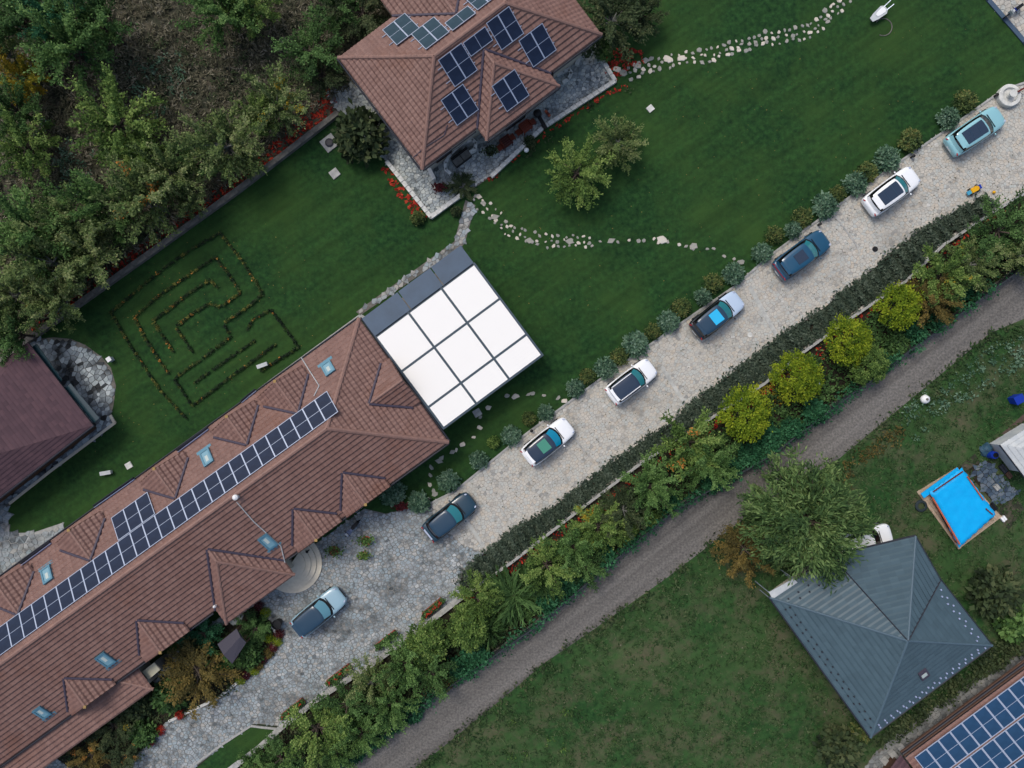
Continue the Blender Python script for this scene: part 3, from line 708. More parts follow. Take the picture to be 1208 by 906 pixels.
# lower lean-to roof at the bottom left
zl = 2.35; lt = [P(182, 813, zl), P(40, 918, zl), P(-60, 990, zl)]
a1, b1 = h.loc(181, 813, zl)
mb = MB(); A_ = h.pt(-47, b1, zl); B_ = h.pt(a1, b1, zl); Cc = h.pt(a1 - 1.9, bw - .5, zl + .52); D_ = h.pt(-47, bw - .5, zl + .52); E_ = h.pt(a1, bw - .5, zl)
tiles(mb, [h.pt(AF, b1, zl), B_, Cc, h.pt(AF, bw - .5, zl + .52)]); tiles(mb, [B_, E_, Cc]); corr('porch_tiles', h, mb, M['tile'])
beam('ridge_cap', B_, Cc, .26, .1, M['ridge'], h.root, seg=.4)
mb = MB(); mb.prism([tuple(h.pt(a, b, 0))[:2] for a, b in ((-46, bw-.6), (a1-.5, bw-.6), (a1-.5, b1-.5), (-46, b1-.5))], 0, zl-.08); mb.build('wall', M['wall'], h.root)

# ------------------------------------------------------------------ the villa
ZV, ZVR = 4.2, 7.0
TV = math.radians(36.9)
v0 = P(498, 200, ZV)
vh = House('villa', 'square brown tiled villa with separate blocks of solar panels above the stone terrace', Vector((v0.x, v0.y, 0)), TV)
La, Lb = vh.loc(710, 41, ZV); Wa, Wb = vh.loc(399, 68, ZV)      # Wb negative: away from the drive
aE2, bN = La, Wb
hip_a, hip_b = vh.loc(512, 66, ZVR); hip2_a, hip2_b = vh.loc(596, 4, ZVR)
hb = (hip_b + hip2_b) / 2
g_se = [vh.pt(0, 0, ZV), vh.pt(aE2, 0, ZV), vh.pt(hip2_a, hb, ZVR), vh.pt(hip_a, hb, ZVR)]
g_nw = [vh.pt(aE2, bN, ZV), vh.pt(0, bN, ZV), vh.pt(hip_a, hb, ZVR), vh.pt(hip2_a, hb, ZVR)]
g_sw = [vh.pt(0, bN, ZV), vh.pt(0, 0, ZV), vh.pt(hip_a, hb, ZVR)]
g_ne = [vh.pt(aE2, 0, ZV), vh.pt(aE2, bN, ZV), vh.pt(hip2_a, hb, ZVR)]
mb = MB()
for f in (g_se, g_nw, g_sw, g_ne): tiles(mb, f)
dk = MB()
for f in (g_se, g_nw, g_sw, g_ne): dk.poly([q - Vector((0, 0, .03)) for q in f])
dk.build('roof_deck', M['valley'], vh.root)
aL, bL_ = vh.loc(574, 166, ZV); aR, bR_ = vh.loc(660, 101, ZV); bf2 = (bL_ + bR_) / 2
c, n = vh.onp(569, 60, g_se); d = c - vh.o; br = vh.loc(583, 75, c.z)[1]
hip_wing(vh, mb, aL, aR, bf2, d.dot(vh.w), br, ZV - .05, c.z + .02, .0)
# wing to the upper left, cut by the frame
e1 = vh.loc(461, 16, ZV); c, n = vh.onp(538, 17, g_nw); d = c - vh.o; aw = d.dot(vh.u)
wl = e1[0]; hwid = aw - wl
N1 = vh.pt(wl, bN, ZV); N2 = vh.pt(wl, bN - 6, ZV); RA = vh.pt(aw, d.dot(vh.w), c.z); RB = vh.pt(aw, bN - 6, c.z)
N3 = vh.pt(aw + hwid, bN, ZV); N4 = vh.pt(aw + hwid, bN - 6, ZV)
tiles(mb, [N2, N1, RA, RB]); tiles(mb, [N3, N4, RB, RA]); tiles(mb, [N4, N2, RB])
beam('ridge_cap', RA, RB, .3, .12, M['ridge'], vh.root, seg=.4)
for q in (N1, N3): beam('valley_gutter', RA, q, .2, .05, M['valley'], vh.root, up=.14)
corr('roof_tiles', vh, mb, M['tile'])
for a, b in ((g_se[2], g_se[3]), (g_se[3], g_se[0]), (g_se[2], g_se[1]), (g_nw[2], g_nw[1]), (g_nw[3], g_nw[0])): beam('ridge_cap', a, b, .36, .15, M['ridge'], vh.root, seg=.42)
vh.walls((0, aE2, bN, 0), ZV, .8)
mb = MB(); mb.prism([tuple(vh.pt(a, b, 0))[:2] for a, b in ((aL+.9, -1), (aR-.9, -1), (aR-.9, bf2-.9), (aL+.9, bf2-.9))], 0, ZV-.1); mb.build('wall', M['wall'], vh.root)
mb = MB(); mb.prism([tuple(vh.pt(a, b, 0))[:2] for a, b in ((wl+.6, bN+1), (aw+hwid-.6, bN+1), (aw+hwid-.6, bN-5.4), (wl+.6, bN-5.4))], 0, ZV-.1); mb.build('wall', M['wall'], vh.root)
for a in (2.2, 9.5, 12): vh.opening(a, -.8, 1.6, 1.4, 1.5, 'w')
for b in (-2.5, -6, -9): vh.opening(.8, b, 1.6, 1.3, 1.5, '-u')
vh.opening((aL+aR)/2, bf2-.9, 1.15, 1.8, 2.2, 'w', 'door')
for a0, a1, b in ((0, aL - .2, .1), (aR + .2, aE2, .1)): beam('gutter', vh.pt(a0, b, ZV-.06), vh.pt(a1, b, ZV-.06), .14, .08, M['gutter'], vh.root)
beam('gutter', vh.pt(aL, bf2+.1, ZV-.12), vh.pt(aR, bf2+.1, ZV-.12), .14, .08, M['gutter'], vh.root)
beam('gutter', vh.pt(-.1, bN, ZV-.06), vh.pt(-.1, 0, ZV-.06), .14, .08, M['gutter'], vh.root)
cable(vh, [vh.onp(x, y, f)[0] + Vector((0, 0, .1)) for x, y, f in ((488, 186, g_sw), (502, 174, g_se), (524, 160, g_se), (528, 148, g_se))], m='valley')
# panel blocks: corners of each block in the photo (top, right, bottom, left) and panels side by side along the ridge
def block(h, corners, face, nx, ny, cellm, railside=True):
    q = [h.onp(x, y, face) for x, y in corners]; n = q[0][1]; q = [a for a, b in q]
    ex = ((q[1] - q[2]) + (q[0] - q[3])) / 2 if False else None
    c = sum(q, Vector()) / 4
    u = h.u; v = n.cross(u).normalized(); s = 1 if v.z > 0 else -1
    v = v * s
    # length along u and v
    us = [p.dot(u) for p in q]; vs = [p.dot(v) for p in q]
    LU = (sorted(us)[2] + sorted(us)[3] - sorted(us)[0] - sorted(us)[1]) / 2; LV = (sorted(vs)[2] + sorted(vs)[3] - sorted(vs)[0] - sorted(vs)[1]) / 2
    wd, ln = LU / nx, LV / ny
    for i in range(nx):
        for j in range(ny):
            solar_panel(h.root, c + u * (i - (nx-1)/2) * wd + v * (j - (ny-1)/2) * ln + n * .18, u * s, n, wd, ln, cellm)
    for k in (-.25, .25):
        mb = MB(); mb.box(c + v * LV * k + n * .12 - u * .12, (LU + .5, .05, .05), Matrix((u, v * s, n)).transposed()); mb.build('mounting_rail', M['alu'], h.root)
block(vh, [(479, 17), (495, 35), (470, 57), (453, 38)], g_nw, 2, 1, M['cell_teal'])
block(vh, [(513, 22), (531, 40), (504, 61), (486, 43)], g_nw, 2, 1, M['cell_teal'])
block(vh, [(553, 8), (562, 19), (534, 39), (527, 30)], g_nw, 1, 1, M['cell_teal'])
block(vh, [(575, -20), (589, -4), (564, 15), (549, 0)], g_nw, 2, 1, M['cell_teal'])
block(vh, [(543, 50.5), (563, 82), (537, 102), (515, 72)], g_se, 2, 1, M['cell'])
block(vh, [(571, 31), (581, 47), (555, 67), (545, 51)], g_se, 1, 1, M['cell'])
block(vh, [(599, 7.5), (617, 38), (592, 60), (572, 28)], g_se, 2, 1, M['cell'])
block(vh, [(638, 27.5), (656, 58), (628, 80), (611, 48)], g_se, 2, 1, M['cell'])
block(vh, [(545, 99), (564, 128), (540, 148), (518, 119)], g_se, 2, 1, M['cell'])
g_wing = [vh.pt(aL, bf2, ZV), vh.pt(aR, bf2, ZV), vh.pt((aL+aR)/2, br, c.z)]
cw, _ = vh.onp(569, 60, g_se); g_wing[2] = vh.pt((aL+aR)/2, br, cw.z)
block(vh, [(605, 81), (624, 111), (598, 132), (579, 103)], g_wing, 2, 1, M['cell'])

# ------------------------------------------------------------------ the roof at the left edge
lh = House('low_house', 'low house with a purple brown shingle roof beside the round stone terrace', Vector((P(33, 404, 3).x, P(33, 404, 3).y, 0)), math.radians(38))
q0, q1, q2 = P(33, 404, 3), P(110, 502, 3), P(0, 587, 3)
ex = (q2 - q1); ex = ex / ex.x * -1
r3 = q1 + (q2 - q1) * 2.2; r0 = q0 + (q2 - q1) * 2.2
rm1 = (q0 + q1) / 2
mb = MB(); up = Vector((0, 0, 2.2)); mid0 = (q0 + q1) / 2; midB = (r0 + r3) / 2
hipA = mid0 + (q2 - q1) * 1.25 + up
tiles(mb, [q1, q0, hipA], .3, .4, .025, 0, True); tiles(mb, [r3, q1, hipA, midB + up], .3, .4, .025, 0, True); tiles(mb, [q0, r0, midB + up, hipA], .3, .4, .025, 0, True)
corr('roof_shingles', lh, mb, M['shingle'])
mb = MB(); cx = (q0 + q1 + r0 + r3) / 4; k = .86
mb.prism([tuple(cx + (p - cx) * k)[:2] for p in (q0, q1, r3, r0)], 0, 2.9); mb.build('wall', M['brownwood'], lh.root)  # dark brown puts the shadow at the eave into the wall colour
mb = MB(); mb.prism([tuple(cx + (p - cx) * 1.001)[:2] for p in (q0, q1, r3, r0)], 2.9, 2.97, bottom=True); mb.build('soffit', M['gutter'], lh.root)
for (a, b) in (((40, 408), (70, 451)), ((80, 455), (114, 496))):
    A, B = P(*a, 2.6), P(*b, 2.6); d = B - A; mb = MB(); mb.box((A+B)/2, (d.length, .55, .04), Matrix.Rotation(math.atan2(d.y, d.x), 3, 'Z'))
    mb.build('glass_awning', M['glassawn'] if 'glassawn' in M else M.setdefault('glassawn', mat('green glass awning', srgb(28, 52, 60), .2, spec=.6)), lh.root)
beam('gutter', q1 + Vector((.05, 0, -.06)), q2 + (q2 - q1) * .6 + Vector((.05, 0, -.06)), .16, .1, M['gutter'], lh.root)

# ------------------------------------------------------------------ white louvred pergola
ZP = 2.9
pg = thing('pergola', P(530, 395), 'white louvred pergola in nine bays with a blue grey metal strip along its upper side', 'pergola')
Tp, Rp, Bp, Lp = P(543, 290, ZP), P(640, 420, ZP), P(522, 505, ZP), P(427, 376, ZP)
ux = (Tp - Lp).normalized(); LX = ((Tp - Lp).length + (Rp - Bp).length) / 2
vy = (Rp - Tp).normalized(); LY = ((Rp - Tp).length + (Bp - Lp).length) / 2
Rm = Matrix((ux, -vy, Vector((0, 0, 1)))).transposed()
def pp(x, y, z=0): return Lp + ux * x + vy * y + Vector((0, 0, z))
mb = MB(); sy = LY * .168
sh = MB(); sh.box((0, 0, 0), (1, 1, .05))
# three sheet metal panels
for x0, x1 in ((0, .36), (.37, .69), (.70, 1)):
    mb = MB(); mb.box(pp((x0+x1)/2*LX, sy/2, .06), ((x1-x0)*LX, sy, .08), Rm); mb.build('metal_panel', M['strip'], pg)
ys = [.168, .484, .81, 1.0]; bwid = .16
for j, yy in enumerate(ys):
    mb = MB(); mb.box(pp(LX/2, yy*LY - (0 if j == 0 else .0), 0), (LX + bwid, bwid, .2), Rm); mb.build('beam', M['beam'], pg)
for i in range(4):
    mb = MB(); mb.box(pp(i*LX/3, (ys[0]+1)/2*LY, .004), (bwid, (1-ys[0])*LY + bwid - .01, .2), Rm); mb.build('beam', M['beam'], pg)
for i in range(3):
    for j in range(3):
        x0 = i*LX/3 + bwid/2 + .01; x1 = (i+1)*LX/3 - bwid/2 - .01; y0 = ys[j]*LY + bwid/2 + .01; y1 = ys[j+1]*LY - bwid/2 - .01
        ns = int((y1 - y0) / .24); mb = MB()
        for k in range(ns):
            yc = y0 + (k + .5) * (y1 - y0) / ns
            mb.box(pp((x0+x1)/2, yc, .09), (x1 - x0, (y1-y0)/ns - .002, .04), Rm @ Matrix.Rotation(math.radians(2.5), 3, 'X'))
        tag(mb.build('louvre_bay', M['louver'], pg))
for x in (0, LX/3, 2*LX/3, LX):
    for y in (.1, ys[1]*LY, LY):
        if 0 < x < LX and y != LY: continue
        p = pp(x, y); mb = MB(); mb.box((p.x, p.y, (ZP-.1)/2), (.15, .15, ZP-.1), Rm); mb.build('post', M['beam'], pg)
mb = MB(); p = pp(LX/2, LY/2); mb.box((p.x, p.y, .06), (LX, LY, .08), Rm); mb.build('floor', M['kerbdark'], pg)

# ------------------------------------------------------------------ neighbour's grey metal roof
gh = House('grey_roof_house', 'house with a blue grey metal hip roof next to the big willow', Vector((P(1060, 745, 3).x, P(1060, 745, 3).y, 0)), math.radians(37))
gz = 3.0
ev = [P(x, y, gz) for x, y in ((908, 705), (981, 656), (1080, 632.5), (1109.5, 684), (1170.5, 761.5), (1027, 870))]
ap = P(1071, 756, 5.2)
mb = MB(); cen = sum(ev, Vector()) / 6
dk = MB()
for i in range(6):
    a, b = ev[i], ev[(i+1) % 6]
    tiles(mb, [b, a, ap], .40, .6, .02 if i in (3, 4) else (.028 if i == 0 else .055), .0, True)
    dk.poly([b - Vector((0,0,.04)), a - Vector((0,0,.04)), ap - Vector((0,0,.04))])
    # cap along each hip
    beam('hip_cap', a, ap, .2 if i in (0, 2, 4, 5) else .1, .08, M['metal_ridge'] if i in (0, 2, 4, 5) else M['gutter'], gh.root, up=.03 if i in (0,2,4,5) else .04)
    o_ = (a - cen).normalized() * .04
    beam('gutter', a + o_ + Vector((0,0,-.06)), b + (b - cen).normalized()*.04 + Vector((0,0,-.06)), .14, .08, M['gutter'], gh.root)
dk.build('roof_deck', M['gutter'], gh.root)
corr('roof_sheets', gh, mb, M['metal_tile'])
mb = MB(); mb.prism([tuple(cen + (p - cen) * .84)[:2] for p in ev], 0, gz - .05); mb.build('wall', M['wall'], gh.root)
mb = MB(); mb.prism([tuple(cen + (p - cen) * .999)[:2] for p in ev], gz-.12, gz - .05, bottom=True); mb.build('soffit', M['gutter'], gh.root)
# snow stops: rows of small studs
for (i, n_, m_, sk) in ((4, 17, 'bluewhite', .055), (3, 7, 'bluewhite', .1), (5, 16, 'gutter', .07), (0, 5, 'gutter', .1)):
    a, b = ev[i], ev[(i+1) % 6]; mb = MB()
    for row in (0, 1):
        for k in range(n_):
            t = (k + .5 + row * .5) / (n_ + .6); p = a.lerp(b, t); p = p.lerp(ap, sk + row * .055); mb.box(p + Vector((0, 0, .08)), (.1, .1, .1), Matrix.Rotation(.6, 3, 'Z'))
    tag(mb.build('snow_stops', M[m_], gh.root), kind='stuff')
g5 = [ev[5], ev[4], ap]; c, n = gh.onp(1089, 795, g5); 
mb = MB(); u_ = (ev[4]-ev[5]).normalized(); R_ = frameR(u_, n); mb.box(c + n*.08, (.7, .8, .14), R_); ho = mb.build('roof_hatch', M['valley'], gh.root)
mb = MB(); mb.box(c + n*.16 - u_*.02, (.45, .3, .03), R_); mb.build('pane', M['blind'], ho)
for i, t in ((5, .3), (5, .7), (0, .4), (3, .5)):
    a, b = ev[i], ev[(i+1) % 6]; p = a.lerp(b, t); p = cen + (p - cen) * .84; d = (b - a).normalized(); mb = MB(); mb.box((p.x, p.y, 1.5), (1.2, .12, 1.3), Matrix.Rotation(math.atan2(d.y, d.x), 3, 'Z')); f = mb.build('window', M['frame'], gh.root)
    mb = MB(); mb.box((p.x, p.y, 1.5), (1.05, .14, 1.15), Matrix.Rotation(math.atan2(d.y, d.x), 3, 'Z')); mb.build('pane', M['window'], f)
# white canopy at its left corner
cn = [P(x, y, 2.7) for x, y in ((905, 697), (934, 681), (941, 688), (911, 708))]
cr = thing('door_canopy', (cn[0] + cn[2]) / 2 * Vector((1, 1, 0)) if False else ((cn[0].x+cn[2].x)/2, (cn[0].y+cn[2].y)/2, 0), 'narrow white canopy at the left corner of the grey roofed house', 'canopy')
mb = MB(); mb.prism([tuple(p)[:2] for p in cn], 3.0, 3.08, bottom=True); mb.build('canopy_sheet', M['offwhite'], cr)
for p in cn: mb = MB(); mb.tube((p.x, p.y, 0), (p.x, p.y, 3.0), .04); mb.build('post', M['alu'], cr)

# ------------------------------------------------------------------ solar building at the lower right
sb = House('solar_roof_house', 'house at the lower right corner with a brown edged roof full of blue solar panels', Vector((P(1085, 906, 3).x, P(1085, 906, 3).y, 0)), math.radians(36.5))
s0 = sb.loc(1076, 904, 3.0); 
z_e = 3.0; slope = .22; L0, L1, B1 = -4.2, 17.0, 12.0
z_e = 2.0; b_e = sb.loc(1130, 848, 2.0)[1]
f_s = [sb.pt(L1, b_e, z_e), sb.pt(L0, b_e, z_e), sb.pt(L0, b_e + B1, z_e + slope * B1), sb.pt(L1, b_e + B1, z_e + slope * B1)]
a0_ = sb.loc(1092, 905, 2.2)[0]
f_s[1] = sb.pt(a0_ - .8, b_e, z_e); f_s[2] = sb.pt(a0_ - .8, b_e + B1, z_e + slope * B1)
mb = MB(); tiles(mb, f_s); corr('roof_tiles', sb, mb, M['tile'])
mb = MB(); mb.prism([tuple(p + (sum(f_s, Vector())/4 - p)*.13)[:2] for p in f_s], 0, z_e - .1); mb.build('wall', M['brownwood'], sb.root)
mb = MB(); mb.poly([p - Vector((0,0,.05)) for p in f_s]); mb.build('roof_deck', M['gutter'], sb.root)
for k, (dz, m_) in enumerate(((.0, 'brownwood'), (.0, 'gutter'), (0, 'brownwood'))):
    beam('fascia_board', sb.pt(a0_ - .8, b_e - .12 - k * .17, z_e - .1 - k*.02), sb.pt(L1, b_e - .12 - k * .17, z_e - .1 - k*.02), .15, .12, M[m_], sb.root)
n_s = (f_s[1]-f_s[0]).cross(f_s[2]-f_s[0]).normalized(); n_s = n_s if n_s.z > 0 else -n_s
for i in range(12):
    for j in range(4):
        c = sb.pt(a0_ + .3 + i * 1.1, b_e + .2 + 1.0 + j * 2.06, 0); c.z = z_e + slope * (.2 + 1.0 + j * 2.06) + .16
        solar_panel(sb.root, c, -sb.u, n_s, 1.09, 2.0, M['cell_blue'], fw=.06)
lr = sb.pt(a0_ - 2.2, b_e + 1.2, 0)
mb = MB(); p = [sb.pt(a0_-3.6, b_e+.6, 0), sb.pt(a0_-.9, b_e-.2, 0), sb.pt(a0_-.9, b_e+6, 0), sb.pt(a0_-3.6, b_e+6, 0)]
tiles(mb, [q + Vector((0,0,1.7 + (.0 if k < 2 else .9))) for k, q in enumerate(p)]); corr('porch_tiles', sb, mb, M['shingle'])
mb = MB(); mb.prism([tuple(q + (sum(p, Vector())/4 - q)*.25)[:2] for q in p], 0, 1.6); mb.build('wall', M['brownwood'], sb.root)

# ------------------------------------------------------------------ terraces and patios
TER = [(383, 110), (412, 97), (440, 60), (700, 48), (726, 97), (640, 151), (578, 209), (548, 230), (508, 257), (480, 222), (455, 190), (436, 168), (398, 130)]
sheet('terrace', TER, .016, M['kerbdark'])
paving('terrace_paving', TER, .23, M['terrace'], .0, .07, math.radians(37))
patio = [(40, 400), (64, 398), (84, 400), (101, 407), (120, 421), (131, 434), (137, 455), (134, 478), (131, 490), (138, 498), (90, 533), (30, 580), (12, 596), (-60, 650), (-60, 470)]
sheet('side_patio', patio, .016, M['kerbdark'])
paving('side_patio_paving', patio, .32, M['patchy'], .0, .07, math.radians(38))
pat2 = [(-60, 560), (0, 590), (9, 600), (11, 629), (40, 628), (76, 616), (60, 660), (-60, 760)]
sheet('end_patio', pat2, .02, M['kerb'])
paving('end_patio_paving', pat2, .35, M['stone_cool'], .0, .06, math.radians(20))
# narrow paths
pth = [(425, 372), (420, 368), (536, 285), (549, 236), (561, 242), (548, 288), (540, 294)]
sheet('narrow_path', pth, .02, M['kerbdark']); paving('narrow_path_paving', pth, .3, M['stone_cool'], .0, .06, math.radians(60))
pth2 = [(300, 466), (305, 458), (425, 370), (432, 374)]
sheet('eaves_path', pth2, .018, M['kerb'])
wall_run('terrace_wall', [(457, 192), (509, 257), (546, 230)], .32, .4, M['coping'], piece=.5, gapm=.07, label='white coping wall round the lower left corner of the villa terrace')
wall_run('terrace_edge_wall', [(580, 209), (640, 152), (725, 97), (712, 76), (699, 58)], .32, .35, M['coping'], piece=.5, gapm=.08, label='white coping wall along the lower right side of the villa terrace')
wall_run('terrace_pier', [(506, 199), (513, 214)], .3, .8, M['coping'], label='short white stone pier under the lowest corner of the villa roof')
wall_run('curved_wall', [(532, 207), (526, 202), (526, 194), (533, 184), (541, 176), (550, 170), (558, 167), (562, 171), (561, 178), (555, 182)], .22, .6, M['coping'], label='curved white stone bench wall hugging the villa front')
wall_run('arched_step', [(657, 90), (664, 86), (671, 84), (674, 88), (670, 95), (664, 99)], .25, .35, M['coping'], label='small curved white step at the right end of the villa')
wall_run('terrace_divider', [(686, 62), (680, 78)], .3, .4, M['coping'], label='short pale wall piece across the right end of the villa terrace')
wall_run('patio_edge', [(12, 594), (60, 556), (136, 499), (131, 490)], .2, .15, M['beige'], piece=.9, label='beige edging between the side patio and the left lawn', cat='kerb')
wall_run('garden_kerb', [(200, 850), (225, 838), (257, 823), (280, 805), (302, 786), (320, 766), (329, 752), (322, 738)], .2, .2, M['coping'], piece=.8, label='curved pale kerb round the planted bed beside the parked pale blue car', cat='kerb')
wall_run('lawn_edge_left', [(225, 905), (262, 878), (296, 856), (312, 858), (332, 860)], .16, .08, M['kerb'], piece=.9, label='pale stone edge of the small lawn at the foot of the courtyard', cat='kerb')
sheet('corner_lawn', [(232, 906), (262, 880), (296, 858), (330, 861), (304, 884), (262, 920), (215, 950)], .024, M['lawn'])
sheet('planted_bed', BED, .055, M['soil'])
sheet('hedge_bed', HEDGE, .055, M['soil'])
# round porch steps
rc = P(345, 664); st = thing('porch_steps', rc, 'semicircular beige stone steps at the entrance of the long house', 'steps')
for r, z0, z1 in ((2.35, 0, .14), (1.95, .14, .28), (1.55, .28, .42), (1.15, .42, .56)):
    mb = MB(); ps = [(rc.x + r * math.cos(math.radians(a)), rc.y + r * math.sin(math.radians(a))) for a in range(-125, 56, 10)]
    mb.prism(ps, z0, z1); mb.build('step', M['beige'], st)
# mulch strips: bark chips heaped on a low bed
def mulch(name, poly_px, label, dens=26, h=.06):
    poly = W2(poly_px); xs = [p[0] for p in poly]; ys = [p[1] for p in poly]
    ar = abs(sum(poly[i][0]*poly[(i+1)%len(poly)][1] - poly[(i+1)%len(poly)][0]*poly[i][1] for i in range(len(poly))))/2
    n = int(min(9000, max(60, ar * dens))); p = scatter_in(poly, n)
    c = np.column_stack([p, RNG.uniform(.02, h, n)])
    me = leafmesh(name, c, RNG.uniform(.12, .26, n), RNG.uniform(0, 1, n), M['mulch'], up=1.5)
    o = link(name, me); tag(o, label, 'mulch', kind='stuff'); return o
mulch('bark_mulch', [(37, 380), (175, 281), (282, 205), (388, 104), (402, 126), (282, 224), (175, 301), (40, 398)], 'strip of red bark mulch between the boundary wall and the woodland trees')
mulch('bark_mulch', [(706, 74), (720, 56), (756, 58), (764, 72), (740, 84), (728, 94), (718, 93)], 'patch of red bark mulch under the olive shrub right of the villa')
mulch('bark_mulch', [(560, 216), (582, 213), (642, 156), (728, 102), (745, 100), (700, 124), (642, 162), (600, 192), (590, 205)], 'band of red bark mulch below the villa terrace wall', 34)
mulch('bark_mulch', [(448, 196), (456, 196), (505, 256), (494, 262), (470, 232)], 'narrow band of red bark mulch left of the villa terrace')
mulch('bark_mulch', [(1260, 199), (1165, 258), (1110, 295), (1000, 383), (901, 458), (821, 510), (679, 611), (545, 709), (545, 716), (690, 617), (901, 468), (1000, 394), (1110, 305), (1260, 210)], 'thin line of red mulch behind the pale wall of the flower bed', 10)

# ------------------------------------------------------------------ cars
CP = dict(
 pale_blue=mat('pale blue car paint', srgb(140, 172, 186), .3, coat=.7, spec=.5), navy=mat('dark blue car paint', srgb(22, 54, 70), .3, coat=.7, spec=.5),
 white=mat('white car paint', (.8, .82, .83, 1), .3, coat=.7, spec=.5), black=mat('black car paint', srgb(20, 28, 34), .25, coat=.6, spec=.5),
 silver=mat('silver blue paint', srgb(176, 194, 214), .3, coat=.7, spec=.5), petrol=mat('petrol blue paint', srgb(14, 70, 98), .3, coat=.7, spec=.5),
 turq=mat('pale turquoise paint', srgb(132, 182, 190), .3, coat=.7, spec=.5), glass=mat('dark car glass', srgb(12, 14, 18), .08, spec=.6),
 teal=mat('windscreen with sky reflection colour', srgb(44, 118, 126), .12, spec=.5), cyan=mat('bright blue windscreen', srgb(0, 128, 162), .15, spec=.5), bright=mat('open bright blue sunroof', srgb(44, 174, 222), .2, spec=.5),  # both windscreen colours hold the sky's reflection on the glass
 green=mat('green tinted sunroof', srgb(66, 132, 112), .2, spec=.5), pano=mat('panoramic glass roof', srgb(40, 54, 72), .12, spec=.6), roofnavy=mat('dark blue roof', srgb(34, 60, 80), .35, coat=.5), trim=M['black'],
 tail=mat('red tail lamp', srgb(150, 20, 30), .3), head=mat('clear headlamp', srgb(170, 180, 200), .15, spec=.6), plate=mat('number plate', srgb(200, 204, 206), .5))
def superring(xr, xf, w, bf, br, z, nf=7, nsd=6, wr=None):
    """closed outline, rear to front; w half width; bf/br forward and rear bulge"""
    wr = wr or w; pts = []
    for i in range(nf):
        y = -1 + 2 * i / (nf - 1); pts.append((xf - bf * (abs(y) ** 2.6), y * w * (1 - .03 * abs(y)), z))
    for i in range(1, nsd):
        t = i / nsd; ww = w + (wr - w) * t; pts.append((xf - bf + (xr + br - xf + bf) * t, ww * (1 + .05 * math.sin(PI * t)), z))
    for i in range(nf):
        y = 1 - 2 * i / (nf - 1); pts.append((xr + br * (abs(y) ** 2.6), y * wr * (1 - .03 * abs(y)), z))
    for i in range(1, nsd):
        t = i / nsd; ww = wr + (w - wr) * t; pts.append((xr + br + (xf - bf - xr - br) * t, -ww * (1 + .05 * math.sin(PI * t)), z))
    return [Vector(p) for p in pts]
